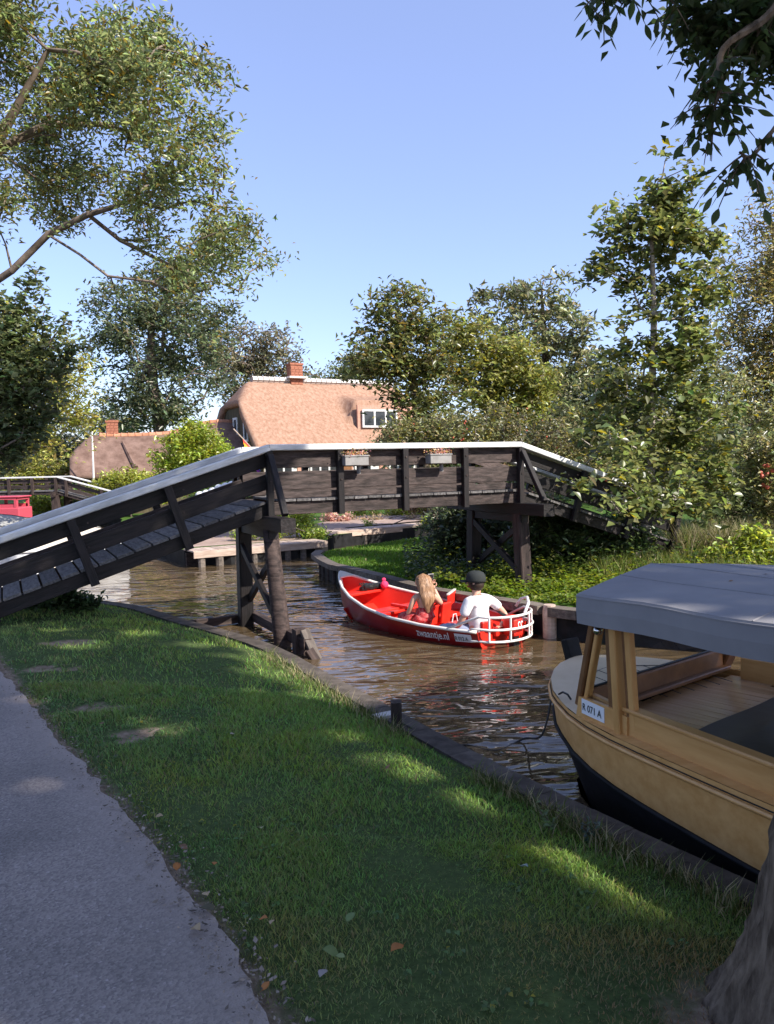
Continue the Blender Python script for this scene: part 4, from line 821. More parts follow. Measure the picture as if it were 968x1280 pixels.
# foredeck with laid planks, and side decks
MB().grid([[wbp(l, n*WH(l)*.995, WS(l)+.004+.01*(1-n*n)) for n in np.linspace(-1, 1, 17) for l in [min(lm, .96-.165*(n*WH(.9)+.79))]] for lm in [0, .03, .06, .1, .15, .22, .3, .4, .5, .6, .7, .8, .9, 1.0]], True).build('foredeck', 'paledeck', wood, smooth=True)
for k in range(9):
    n0 = -.5+.125*k; l0 = .32+.35*abs(k-4)**1.6/10; MB().tube([wbp(l0, n0, WS(l0)+.018+.01*(1-n0*n0)-.006), wbp(1.0, n0*1.02, WS(1)+.014-.002)], .0025, 4).build('deck_seam', 'black', wood)
MB().tube([wbp(.32+.35*abs(n*8)**1.6/10*.9, n, WS(.4)+.017) for n in np.linspace(-.5, .5, 13)], .003, 4).build('deck_seam', 'black', wood)
for s in (-1, 1):
    MB().grid([[wbp(l, s*(WH(l)*.998), WS(l)+.002), wbp(l, s*(WH(l)-.05), WS(l)+.008), wbp(l, s*(WH(l)-.13), WS(l)+.01)] for l in np.linspace(1.0, 6.2, 14)], s > 0).build('side_deck', 'varnish', wood)
CZ = .82
def co_(l): return WH(l)-.10
FL_, FR_ = (.95, -.80), (.70, .80)
for s in (-1, 1):
    l0 = .93 if s < 0 else .72
    P = [wbp(l, s*(WH(l)-.10), .775) for l in (l0 if s < 0 else .9, 1.33, 2.3, 4.5)]
    for a, b in zip(P[:-1], P[1:]):
        beam('coaming', a+V((0, 0, -.01)), b+V((0, 0, -.01)), .05, .17, 'varnish', wood, bev=.01)
        if a is not P[0]: beam('coaming_cap', a+V((0, 0, .082)), b+V((0, 0, .082)), .085, .025, 'varnish', wood, bev=.008)
# front coaming inside
fa, fb = wbp(.97, -.79, .79), wbp(.72, .76, .79); beam('front_coaming', fa, fb, .05, .17, 'varndark', wood, bev=.01); beam('front_sill', fa+WA*.05+V((0, 0, -.05)), fb+WA*.05+V((0, 0, -.05)), .05, .03, 'varndark', wood)
beam('window_seal', fa+V((0, 0, .09)), fb+V((0, 0, .09)), .02, .012, 'black', wood)
# cabin frame, port side
pz = 1.42
sp0, sp1 = wbp(.94, -.82, .78), wbp(1.14, -.865, pz)
beam('windscreen_post', sp0, sp1, .045, .07, 'varndark', wood, up=tuple(WN), bev=.008); beam('windscreen_post', sp0+WA*.045+WN*.005, sp1+WA*.045, .03, .05, 'varnish', wood, up=tuple(WN), bev=.006)
q0, q1 = wbp(1.31, -.83, .68), wbp(1.29, -.86, pz); beam('side_post', q0, q1, .05, .115, 'varnish', wood, up=tuple(WN), bev=.006)
beam('side_post', wbp(1.235, -.835, .80), wbp(1.225, -.862, pz), .055, .03, 'varndark', wood, up=tuple(WN), bev=.004)
beam('side_post', wbp(1.40, -.83, .70), wbp(1.37, -.86, pz), .045, .045, 'varnish', wood, up=tuple(WN), bev=.006); beam('side_post', wbp(1.372, -.842, .69), wbp(1.345, -.873, pz), .03, .012, 'varndark', wood, up=tuple(WN), bev=.002)
k = MB(); k.add([wbp(.94, -.845, .70), wbp(1.37, -.852, .68), wbp(1.37, -.852, .82), wbp(1.25, -.852, .84), wbp(.965, -.845, .84)], [(0, 1, 2, 3, 4)]); sp_ = k.build('quarter_panel', 'varnish', wood, solid=.03)
k = MB(); k.add([wbp(1.0, -.838, .84), wbp(1.23, -.838, .84), wbp(1.225, -.862, pz), wbp(1.17, -.862, pz)], [(0, 1, 2, 3)]); k.build('side_pane', 'pane', wood)
PLN = lambda l, z, off=0: wbp(l, -.865-off, z)
k = MB(); k.add([PLN(1.0, .745), PLN(1.19, .735), PLN(1.19, .825), PLN(1.0, .835)], [(0, 1, 2, 3)]); rp_ = k.build('registration_plate', 'plate', wood, solid=.006)
lay_text('lettering', 'R 071 A', .062, lambda x, y: PLN(1.01+x*.78, .768+y-.05*x, .005), 'black', rp_, 1)
# starboard corner posts and rear frame
beam('windscreen_post', wbp(.72, .78, .74), wbp(1.0, .86, pz), .06, .10, 'varndark', wood, up=tuple(WN), bev=.01)
beam('windscreen_post', fa.lerp(fb, .5)+V((0, 0, .09)), wbp(.86, 0, 1.5), .03, .03, 'varndark', wood) if False else None
beam('side_post', wbp(2.9, .83, .8), wbp(2.85, .86, pz), .05, .08, 'varnish', wood, up=tuple(WN)); beam('side_post', wbp(3.2, -.85, .8), wbp(3.2, -.87, pz), .05, .08, 'varnish', wood, up=tuple(WN))
k = MB(); k.add([fa+V((0, 0, .095)), fb+V((0, 0, .095)), wbp(.98, .86, pz), wbp(1.15, -.86, pz)], [(0, 1, 2, 3)]); k.build('front_pane', 'pane', wood)
k = MB(); k.add([wbp(.95, .79, .87), wbp(2.85, .85, .87), wbp(2.85, .86, pz), wbp(1.04, .86, pz)], [(0, 1, 2, 3)]); k.build('side_pane', 'pane', wood)
# inside: planked platform, dark cover
PD = math.radians(14); pa = (WA*math.cos(PD)+WN*math.sin(PD)); pn = (WN*math.cos(PD)-WA*math.sin(PD)); k = -.95
while k < 1.25:
    # each board clipped to the cockpit outline by its ends
    n_ = k+.05; st = None; en = None
    for t in np.linspace(-1, 3.2, 240):
        p = WB0+WA*.9+pa*t+pn*n_; rel = p-WB0; l = rel.dot(WA); nn = rel.dot(WN); ok_ = (abs(nn) < WH(l)-.12 if l > 0 else False) and l > .95-.16*(nn+.79)+.03 and l < 2.15+.25*nn
        if ok_: st = t if st is None else st; en = t
    if st is not None and en-st > .12: beam('platform_board', WB0+WA*.9+pa*st+pn*n_+V((0, 0, .68)), WB0+WA*.9+pa*en+pn*n_+V((0, 0, .68)), .096, .02, 'varnish2', wood, bev=.002)
    k += .1
MB().grid([[wbp(1.56+.28*(n+1)**1.0*.5*-1+.02*math.sin(n*5)+t*3.6+(.55*(1-abs(n))*0), n*(WH(1.9+t*3)-.13), .700+.01*math.sin(t*9+n*4)) for n in np.linspace(-1, 1, 13)] for t in np.linspace(0, 1, 14)]).build('cockpit_cover', 'blacktarp', wood, smooth=True, solid=.01)
# canopy
def canz(l, n): return 1.515+.03*max(0, l-1.1)+.055*(1-abs(n))-.012*math.sin(l*3.1)**2*(1-abs(n))-.012*math.sin(l*4)**2*abs(n)
def canl(n): return .74+.36*abs(n)
cn = np.linspace(-1, 1, 17); cl = np.linspace(0, 1, 22); CW = .985
top = [[wbp(canl(n)+(4.6-canl(n))*t, n*CW, canz(canl(n)+3*t, n)) for n in cn] for t in cl]
can = MB().grid(top, True); skirt = lambda pts, dn: [[p, p-V((0, 0, .008))+dn*.006, p-V((0, 0, .09))+dn*.010, p-V((0, 0, .172))+dn*.002] for p in pts]
can.grid(skirt([r_[0] for r_ in top], -WN)); can.grid(skirt([r_[-1] for r_ in top], WN), True); can.grid(skirt(top[0], -WA), True); can.build('canopy', 'tarp', wood, smooth=False, solid=.006)
for n in (-.45, .0, .45): MB().tube([wbp(canl(n)+(4.6-canl(n))*t, n*CW, canz(canl(n)+3*t, n)+.004) for t in cl], .0035, 4).build('canvas_seam', 'tarp', wood)
for t in (.33, .7): MB().tube([wbp(canl(n)+(4.6-canl(n))*t, n*CW, canz(canl(n)+3*t, n)+.004) for n in cn], .004, 4).build('canvas_seam', 'tarp', wood)
MB().tube([r_[0]+V((0, 0, -.012))-WN*.008 for r_ in top], .006, 5).build('canopy_hem', 'tarp', wood); 
k = MB().ball(wbp(1.16, -.885, 1.285), (.028, .028, .028), 12, 8); k.build('lamp', 'chrome', wood, smooth=True); k = MB().tube([wbp(1.16, -.875, 1.38), wbp(1.16, -.885, 1.31)], .006, 6).ball(wbp(1.16, -.89, 1.40), (.012, .012, .012), 6, 4); k.build('lamp_bracket', 'black', wood)
sm = MB(); sm.box(None, (.07, .13, .2), mtx=Matrix.Translation(wbp(-.03, -.02, .80)) @ Matrix.Rotation(math.atan2(WA.y, WA.x), 4, 'Z') @ Matrix.Rotation(-.35, 4, 'Y')); sm.build('stem_head', 'blackhull', wood, bevel=.01)
k = MB().tube([wbp(.62, -.72, .74), wbp(.66, -.72, .765), wbp(.72, -.73, .765), wbp(.75, -.73, .74)], .007, 5); k.build('cleat', 'black', wood)
beam('cabin_floor', wbp(1, 0, .3), wbp(5.5, 0, .3), 1.4, .03, 'varndark', wood); 
for (l, n) in ((1.35, .1), (1.28, .5), (1.75, .25), (1.9, -.5)):
    p = wbp(l, n, canz(l, n)+.008); 
for i, (l, n, lb) in enumerate([(1.55, -.22, 'small dark leaf on the canopy, closest to its near corner'), (1.5, .16, 'small dark leaf in the middle of the front part of the canopy'), (1.62, .5, 'small dark leaf on the canopy farthest from the near bank')]):
    fallen(0, 0, .035, BR, lb, i*1.3, .2); o = [x for x in COL.objects if x.name.startswith('fallen_leaf')][-1]
    o.location = wbp(l, n, canz(l, n)-.002+.012*0)
# mooring line, post, tile
mp = empty('mooring_post', (.03, 5.66, .35), 'short dark square mooring post at the edge of the grass', 'mooring post'); x, y = gp(496, 909, .37)
beam('post', V((x, y, .1)), V((x, y, .56)), .08, .08, 'post', mp, up=(0, 1, 0), bev=.006); k = MB().tube([V((x+.04*math.cos(a), y+.04*math.sin(a), .40+.01*math.sin(a*2)))*1 for a in np.linspace(0, 6.28, 14)], .009, 6); k.build('rope_turn', 'rope', mp)
x2, y2 = gp(484, 897, .37); k = MB(); k.box((x2-.02, y2+.02, .378), (.17, .1, .03), .5); tag(k.build('stone_slab', 'stone', bevel=.008), 'pale flat stone set beside the short mooring post', 'stone')
rp = [V((x+.03, y-.03, .41)), V((x+.14, y-.05, .34)), V((x+.3, y-.2, .12)), V((*gp(575, 932, .01), .012)), V((*gp(620, 938, 0), -.004)), V((*gp(655, 928, 0), .03)), wbp(.2, -.52, .30), wbp(.12, -.36, .52)]
def spline(P, n=8):
    out = []
    for i in range(len(P)-1):
        a, b, c, d = P[max(i-1, 0)], P[i], P[i+1], P[min(i+2, len(P)-1)]
        for k in range(n): t = k/n; out.append(.5*((2*b)+(c-a)*t+(2*a-5*b+4*c-d)*t*t+(3*b-a-3*c+d)*t**3))
    return out+[P[-1]]
tag(MB().tube(spline(rp), .008, 6).build('mooring_rope', 'rope', smooth=True), 'dark mooring rope sagging into the water towards the canopy boat', 'rope')
# ================================================================ the water, with the hulls cut out of it
def waterline(fn, ls_): return [fn(l, -1) for l in ls_]+[fn(l, 1) for l in ls_[::-1]]
def rwl(l, s):
    q = (SH(l)-0)/(SH(l)-KL(l)); return hullp(l, min(q, 1), s, -.004)
h1 = waterline(rwl, [l for l in np.linspace(.36, 4.48, 22)])
def wwl(l, s): a = level(l, 4); return wbp(l+a[2], s*(a[0]-.03), 0)
h2 = waterline(wwl, [l for l in np.linspace(.0, 6.1, 24)])
outer = [(-200, -60), (200, -60), (200, 300), (-200, 300)]
outer_d = []
for (a, b), (c, d) in zip(outer, outer[1:]+outer[:1]): outer_d += [V((a+(c-a)*k/6, b+(d-b)*k/6, 0)) for k in range(6)]
loops = [outer_d, [V((p.x, p.y, 0)) for p in h1], [V((p.x, p.y, 0)) for p in h2]]
tri = tessellate_polygon(loops); allp = [p for lo in loops for p in lo]
me = npmesh('water', allp, [list(t) for t in tri]); 
for p_ in me.polygons:
    if p_.normal.z < 0: p_.flip()
structure('water', me, 'water')
structure('canal_bed', npmesh('canal_bed', [(-200, -60, -.62), (200, -60, -.62), (200, 300, -.62), (-200, 300, -.62)], [[0, 1, 2, 3]]), 'blackhull')
# ================================================================ houses
def sstep(a, b, x): t = np.clip((x-a)/(b-a), 0, 1); return t*t*(3-2*t)
def smin(a, b, k=.18): h = np.clip(.5+.5*(b-a)/k, 0, 1); return b*(1-h)+a*h-k*h*(1-h)
def thatch_house(o, G, phi, s0, s1, W_, zr, slope, zcut, hipk, mt, dormer=None, wing=.35, thick=.32, sag=None, step=.22):
    a = V((math.cos(phi), math.sin(phi), 0)); f_ = V((math.sin(phi), -math.cos(phi), 0))
    loc = lambda s, w_, z: V((G[0], G[1], 0))+a*s+f_*w_+V((0, 0, z))
    S = np.arange(s0, s1+.01, step); Wd = np.arange(-W_, W_+.01, step*.9); P = []
    for s in S:
        row = []
        for w_ in Wd:
            zz = zr+(sag(s) if sag else 0)-slope*math.sqrt(w_*w_+.04); zz = smin(zz, zcut+hipk*(s-s0), .25); zz = smin(zz, zcut+hipk*(s1-s), .25)
            if dormer:
                d0, d1, wf, zd = dormer; m_ = float(sstep(d0-.4, d0+.06, s)*(1-sstep(d1-.06, d1+.4, s)))
                if 0 < w_ <= wf: zz = zz+(max(zz, zd-.22*w_)-zz)*m_
            if w_ > W_-.25 or w_ < -W_+.25: zz -= .03
            row.append(loc(s, w_, zz+.012*math.sin(s*2.3+w_*1.7)+random.uniform(-.006, .006)))
        P.append(row)
    m_ = MB().grid(P, True); r_ = m_.build('thatch_roof', mt, o, smooth=True, solid=thick, off=1)
    return loc, r_
hs = empty('farmhouse', (-5, 38, .36), 'large farmhouse with orange brown thatched roof and pale ridge tiles', 'house')
PH = R(30); G1 = (-7.35, 36)
HZ = lambda s, w_: 6.4-.98*abs(w_)
loc, _ = thatch_house(hs, G1, PH, .22, 9.9, 4.0, 6.4, .98, 5.1, 1.25, 'thatch', dormer=(5.6, 8.6, 2.2, 5.75), step=.16)
def wallbox(o, nm, pts, z0, z1s, mt):
    m_ = MB(); n = len(pts); m_.add([V((*p.xy, z0)) for p in pts]+[V((*p.xy, z)) for p, z in zip(pts, z1s)], [[i, i+1, n+i+1, n+i] for i in range(n-1)]); return m_.build(nm, mt, o, solid=.12)
ws = np.linspace(-3.5, 3.5, 15)
wallbox(hs, 'gable_wall', [loc(.5, w_, 0) for w_ in ws], .3, [min(6.2-.98*abs(w_), 5.0) for w_ in ws], 'brown_wall')
wallbox(hs, 'gable_wall', [loc(9.5, w_, 0) for w_ in ws], .3, [min(6.2-.98*abs(w_), 5.0) for w_ in ws], 'brown_wall')
wallbox(hs, 'front_wall', [loc(.5, 3.45, 0), loc(9.5, 3.45, 0)], .3, [2.8, 2.8], 'render'); wallbox(hs, 'rear_wall', [loc(.5, -3.45, 0), loc(9.5, -3.45, 0)], .3, [2.8, 2.8], 'render')
def window(o, P0, ax, n_, wd, ht, panes=2, fr='white', t=.07, depth=.06):
    """P0 lower left corner, ax along, n_ outward"""
    z = V((0, 0, 1)); w_ = beam('window', P0+z*t/2, P0+ax*wd+z*t/2, depth, t, fr, o, bev=.004); beams = [(P0+z*(ht-t/2), P0+ax*wd+z*(ht-t/2), t), ]
    k = MB()
    k.beam(P0+z*(ht-t/2), P0+ax*wd+z*(ht-t/2), depth, t)
    for i in range(panes+1):
        x = t/2+(wd-t)*i/panes; k.beam(P0+ax*x+z*t, P0+ax*x+z*(ht-t), depth-.004, t, up=tuple(ax))
    k.build('frame', fr, w_)
    for i in range(panes):
        q = MB(); a_ = P0+ax*(t+(wd-t)*i/panes)-n_*.01; b_ = P0+ax*((wd-t)*(i+1)/panes)-n_*.01; q.add([a_+z*t, b_+z*t, b_+z*(ht-t), a_+z*(ht-t)], [(0, 1, 2, 3)]); q.build('pane', 'glass', w_)
    return w_
ax = V((math.cos(PH), math.sin(PH), 0)); fx = V((math.sin(PH), -math.cos(PH), 0))
for w_ in (.0, 1.35): window(hs, loc(.4, w_, 3.35), fx, -ax, .55, 1.15, 1, t=.1)
# dormer
k = MB(); k.add([loc(5.55, 2.5, 3.6), loc(8.6, 2.5, 3.6), loc(8.6, 2.5, 5.0), loc(5.55, 2.5, 5.0)], [(0, 1, 2, 3)]); k.build('dormer_wall', 'brickwall', hs, solid=.1)
window(hs, loc(5.75, 2.64, 3.95), ax, fx, 1.9, .85, 3, t=.09)
for s, wd, ht, n in ((.9, .9, 1.2, 2), (2.6, 1.4, 1.3, 3), (4.8, .9, 1.3, 2), (6.6, 1.4, 1.3, 3), (8.1, 1.0, 1.3, 2)): window(hs, loc(s, 3.55, 1.2), ax, fx, wd, ht, n, t=.08)
k = MB(); k.add([loc(4.1, 3.53, .4), loc(4.1+.55, 3.53, .4), loc(4.65, 3.53, 2.5), loc(4.1, 3.53, 2.5)], [(0, 1, 2, 3)]); k.build('door', 'varndark', hs, solid=.05)
for s, a_, b_ in ((2.0, .4, 2.6), (4.3, 1.9, 2.6), (6.1, .4, 2.6), (8.5, .4, 2.6)):
    k = MB(); k.add([loc(s, 3.53, a_), loc(s+.42, 3.53, a_), loc(s+.42, 3.53, b_), loc(s, 3.53, b_)], [(0, 1, 2, 3)]); k.build('brick_panel', 'brickwall', hs, solid=.04)
def ridge(o, loc, s0, s1, zf, wd, pitch, mt, r_=.17, base='mortar'):
    me = None; s = s0
    k = MB(); k.tube([loc(x, 0, zf(x)-.08) for x in np.linspace(s0, s1, 24)], r_*.93, 8); k.build('ridge_bed', base, o)
    while s < s1-pitch*.5:
        c0, c1 = loc(s+.012, 0, zf(s)-.06), loc(s+pitch-.012, 0, zf(s+pitch)-.06)
        if me is None:
            m_ = MB(); L_ = pitch-.02; m_.grid([[(x, r_*g_*math.cos(a_)*1.15, r_*g_*math.sin(a_)) for a_ in np.linspace(-.2, math.pi+.2, 9)] for x, g_ in ((0, 1.1), (.05, 1.1), (.07, 1.0), (L_, .98))]); me = npmesh('ridge_tile', m_.v, m_.f, True)
        link('ridge_tile', me, mt, o, bmat(c0, c1)); s += pitch
ridge(hs, loc, 1.35, 8.9, lambda s: 6.36, .2, .27, 'ridgetile', .16)
def chimney(o, c, sx, z0, z1, mt='brick', lead=True, rz=PH):
    b = MB(); h = (z1-z0)/5
    b.box((c.x, c.y, (z0+z1)/2), (sx, sx*.8, z1-z0), rz); ch = b.build('chimney', mt, o, bevel=.01)
    b = MB(); b.box((c.x, c.y, z1+.03), (sx*1.12, sx*.92, .1), rz); b.build('cap', mt, ch, bevel=.01); b = MB(); b.box((c.x, c.y, z1+.11), (sx*.5, sx*.4, .08), rz); b.build('flue', 'post', ch)
    if lead: b = MB(); b.box((c.x, c.y, z0+.34), (sx*1.5, sx*1.5, .09), rz); b.build('flashing', 'ridgetile', ch)
    me = None          # courses of bricks standing slightly proud
    n = int((z1-z0)/.12)
    for i in range(n):
        for j in range(3):
            b = MB(); 
            x = -sx/2+sx*(j+.5+(.25 if i % 2 else -.0))/3.25; 
            if me is None: mb = MB(); mb.box((0, 0, 0), (sx/3.25-.015, .02, .1)); me = npmesh('brick', mb.v, mb.f)
            q = link('brick', me, mt, ch, Matrix.Translation((c.x, c.y, z0+.06+.12*i)) @ Matrix.Rotation(rz, 4, 'Z') @ Matrix.Translation((x, -sx*.4-.004, 0)))
chimney(hs, loc(3.55, 0, 0), .62, 6.1, 7.05)
bn = empty('thatched_barn', (-10, 35, .36), 'low barn with weathered brown thatch and orange ridge, behind the far footbridge', 'barn')
PB = R(20); G2 = (-13.5, 34.2); sagf = lambda s: .48*float(sstep(3.6, 6.2, s))-.06*math.sin(s*.8)
loc2, _ = thatch_house(bn, G2, PB, -.25, 9.5, 2.3, 4.0, .88, 2.95, 1.0, 'thatchold', sag=sagf, thick=.25, step=.2)
axb = V((math.cos(PB), math.sin(PB), 0)); fxb = V((math.sin(PB), -math.cos(PB), 0)); ws = np.linspace(-1.9, 1.9, 9)
wallbox(bn, 'gable_wall', [loc2(.05, w_, 0) for w_ in ws], .3, [min(3.85-.88*abs(w_), 2.85) for w_ in ws], 'brown_wall'); wallbox(bn, 'front_wall', [loc2(.05, 1.85, 0), loc2(9.2, 1.85, 0)], .3, [2.2, 2.2], 'brown_wall'); wallbox(bn, 'rear_wall', [loc2(.05, -1.85, 0), loc2(9.2, -1.85, 0)], .3, [2.2, 2.2], 'brown_wall')
ridge(bn, loc2, .95, 8.6, lambda s: 3.86+sagf(s), .2, .3, 'clay', .13, 'clay')
chimney(bn, loc2(1.5, -.1, 0), .5, 3.6, 4.35, 'brick', False, PB)
k = MB(); k.tube([loc2(1.9, .6, 3.47), loc2(2.1, 1.2, 2.95), loc2(2.35, 1.9, 2.33)], [.05, .09, .12], 6); k.build('roof_fold', 'thatchold', bn)
# ================================================================ far footbridge
fb_ = empty('footbridge', (-12.65, 30, .36), 'small distant footbridge with white handrail beside the barn', 'footbridge')
Q = lambda x, z, n=0: V((x, 30+n, z))
for n in (0, 1.3):
    s = [(-19.5, 2.03), (-12.65, 2.03), (-10.2, 1.32)]; 
    for (x0, z0), (x1, z1) in zip(s[:-1], s[1:]):
        beam('handrail', Q(x0+.003, z0, n), Q(x1-.003, z1, n), .16, .05, 'white', fb_)
        for dz_, h_ in ((-.17, .13), (-.38, .13)): beam('rail_board', Q(x0, z0+dz_, n+.04), Q(x1, z1+dz_, n+.04), .03, h_, 'tarlit', fb_)
        beam('stringer', Q(x0+.004, z0-.62, n+.03), Q(x1-.004, z1-.62, n+.03), .08, .12, 'tarlit', fb_)
    for x, z in ((-17.5, 2.03), (-16, 2.03), (-14.5, 2.03), (-13.6, 2.03), (-12.7, 2.03), (-12.3, 1.93), (-10.95, 1.54)): beam('upright', Q(x, z-.66, n-.03), Q(x, z-.03, n-.03), .1, .1, 'post', fb_, up=(1, 0, 0))
x = -19.3
while x < -12.8: beam('deck_plank', Q(x, 1.49, -.05), Q(x, 1.49, 1.35), .21, .03, 'deckwood', fb_, bev=.003); x += .23
while x < -10.3: z = 1.49-(x+12.65)*.29; beam('deck_plank', Q(x, z, -.05), Q(x, z, 1.35), .21, .03, 'deckwood', fb_, up=(.28, 0, 1), bev=.003); x += .23
for n in (.05, 1.2): beam('trestle_post', Q(-12.75, -.4, n), Q(-12.75, 1.34, n), .26, .26, 'post', fb_, up=(1, 0, 0))
beam('cross_beam', Q(-12.75, 1.36, -.3), Q(-12.75, 1.36, 1.6), .2, .12, 'post', fb_, up=(1, 0, 0.01))
# ================================================================ jetties
def jetty(pts, w_, z, label, piles, first=True, front=.16):
    o = empty('jetty', (*pts[0], 0), label, 'jetty', 'low wooden jetties along the far bank'); a, b = V((*pts[0], 0)), V((*pts[1], 0)); d = (b-a).normalized(); n = V((-d.y, d.x, 0)); L_ = (b-a).length
    t = 0
    while t < L_-.1: beam('deck_board', a+d*(t+.1)+n*.03+V((0, 0, z+random.uniform(-.004, .004))), a+d*(t+.1)+n*w_+V((0, 0, z)), .19, .035, 'jetty', o, bev=.003); t += .2
    k = 0; m_ = max(2, round(L_/1.6))
    for i in range(m_): beam('fascia_board', a+d*(L_*i/m_+.004)+V((0, 0, z-.07)), a+d*(L_*(i+1)/m_-.004)+V((0, 0, z-.07)), .04, front, 'jetty', o)
    for i in range(piles): p = a+d*(L_*(i+.5)/piles)+n*.08; MB().tube([V((p.x, p.y, -.5)), V((p.x, p.y, z-.15))], random.uniform(.075, .095), 9).build('pile', 'edgewood', o, smooth=False)
    k = MB(); c = a+n*(w_*.75); k.beam(c+V((0, 0, -.3)), c+d*L_+V((0, 0, -.3)), .06, 1.2); k.build('backing', 'post', o); return o
jetty([(-4.4, 17.55), (-1.5, 19.35)], .75, .37, 'low pale jetty on round piles left of centre behind the bridge', 8)
jetty([(-1.7, 21.2), (1.4, 23.5)], .7, .41, 'farther pale jetty with thin piles behind the lawn point', 7)
k = MB(); k.add([(-1.5, 20.6, .40), (-1.2, 22.6, .44), (1.2, 24.6, .44), (4, 27, .44), (-.5, 27.5, .5), (-3, 23, .42)], [(0, 1, 2, 3, 4, 5)]); structure('terrace_paving', npmesh('terrace_paving', k.v, k.f), 'terrace')
k = MB(); k.add([(-5.0, 18.6, .366), (-2.2, 20.1, .366), (-2.6, 23, .40), (-7, 24, .366)], [(0, 1, 2, 3)]); structure('side_path', npmesh('side_path', k.v, k.f), 'terrace')
# ================================================================ covered boats and crate on the left water
def covered(c, L_, W_, rz, z0, hump, cover, label, hullm='greytarp'):
    o = empty('covered_boat', (*c, 0), label, 'boat', 'covered boats moored on the left'); T = Matrix.Translation((*c, 0)) @ Matrix.Rotation(rz, 4, 'Z'); ls_ = np.linspace(-1, 1, 17)
    wf = lambda t: W_/2*(1-abs(t)**3.2)**.6+.02
    MB().grid([[T @ V((t*L_/2, n*wf(t)*(1 if z > .1 else .8), z)) for n, z in ((-1, z0), (-1, z0*.5), (-.9, -.1), (.9, -.1), (1, z0*.5), (1, z0))] for t in ls_]).build('hull', hullm, o, smooth=True)
    MB().grid([[T @ V((t*L_/2, n*wf(t)*1.04, z0+hump*(1-n*n)*(1-t**4)*(.85+.15*math.cos(t*9))-(.08 if abs(n) > .99 else 0))) for n in np.linspace(-1, 1, 9)] for t in ls_], True).build('cover', cover, o, smooth=True, solid=.01)
    MB().tube([T @ V((t*L_/2, 0, z0+hump*(1-t**4)*(.85+.15*math.cos(t*9))+.01)) for t in ls_], .012, 5).build('ridge_rope', 'rope', o)
    for s in (-1, 1): MB().tube([T @ V((t*L_/2, s*wf(t)*1.03, z0-.06)) for t in ls_], .02, 5).build('gunwale', 'plate', o)
covered((-11.2, 22.5), 5.5, 1.9, .25, .55, .5, 'greytarp', 'grey tarpaulin covered boat moored below the far footbridge')
covered((-8.6, 17.6), 5.2, 1.9, .45, .6, .45, 'paletarp', 'cream covered boat moored nearest behind the left ramp', 'plate')
covered((-8.2, 14.6), 4.2, 1.5, .5, .35, .18, 'paletarp', 'low pale covered boat beside the near left bank', 'plate')
cr = empty('red_crate', (-12.6, 25, .2), 'pinkish red wheelhouse frame on the water left of the far footbridge post', 'crate')
k = MB(); c = at(8, 628, 25.0)
for a, b in (((-1, 0, .18), (.33, 0, .12)), ((-1, 0, -.12), (.33, 0, -.12)), ((-1, .8, .12), (.33, .8, .12)), ((-1, .8, -.12), (.33, .8, -.12))): k.beam(c+V(a), c+V(b), .08, .1)
for x in (-1, -.4, .31): k.beam(c+V((x, 0, -.9)), c+V((x, 0, .08)), .12, .08, (1, 0, 0)); k.beam(c+V((x, .8, -.9)), c+V((x, .8, .08)), .08, .08, (1, 0, 0))
[k.beam(c+V((x, -.02, .12)), c+V((x, .82, .12)), .07, .09) for x in (-1, .33)]; k.build('frame', 'crate_red', cr); k = MB(); k.box((c.x-.27, c.y+.4, c.z-.52), (1.4, .95, .7)); k.build('body', 'crate_red', cr, bevel=.04); k = MB(); k.box((c.x-.27, c.y+.4, c.z+.17), (1.4, .95, .04)); k.build('top', 'crate_red', cr, bevel=.02)
# flag and flagpole
fp = empty('flagpole', tuple(at(117, 604, 31.5)), 'thin white flagpole in front of the barn gable', 'flagpole'); b = at(117, 604, 31.5); b.z = .36; t_ = at(115, 540, 31.5); MB().tube([b, t_], [.05, .03], 8).build('pole', 'flagpole', fp); MB().ball(t_, (.05, .05, .05), 8, 5).build('finial', 'flagpole', fp)
fg = empty('rainbow_flag', tuple(at(318, 566, 33)), 'rainbow striped flag hanging from a slanted pole at the farmhouse gable', 'flag'); p0, p1 = at(326, 572, 33.5), at(292, 536, 32.6); MB().tube([p0, p1], .025, 6).build('staff', 'jetty', fg)
for i, c in enumerate([(.7, .05, .04), (.8, .3, .03), (.8, .65, .04), (.05, .3, .1), (.08, .16, .6), (.3, .05, .4)]):
    M['f%d' % i] = mat('flag stripe', c, .8, .2); k = MB(); rows = []
    for s in range(7):
        top_ = p1.lerp(p0, .32+.085*s); rows.append([top_+V((.0+.02*math.sin(s+j), .02*math.sin(s*1.3), -.0))+V((.03*(i+j*1.0), 0, -(i+j)*.16)) for j in (0, 1)])
    k.grid(rows); k.build('stripe', 'f%d' % i, fg)
# ================================================================ trees, shrubs, plants
OLIVE, DARK, BRIGHT, YEL, GREY = (.085, .105, .030), (.040, .062, .022), (.10, .15, .025), (.17, .19, .03), (.075, .092, .045)
Z_ = lambda p, z: V((p.x, p.y, z))
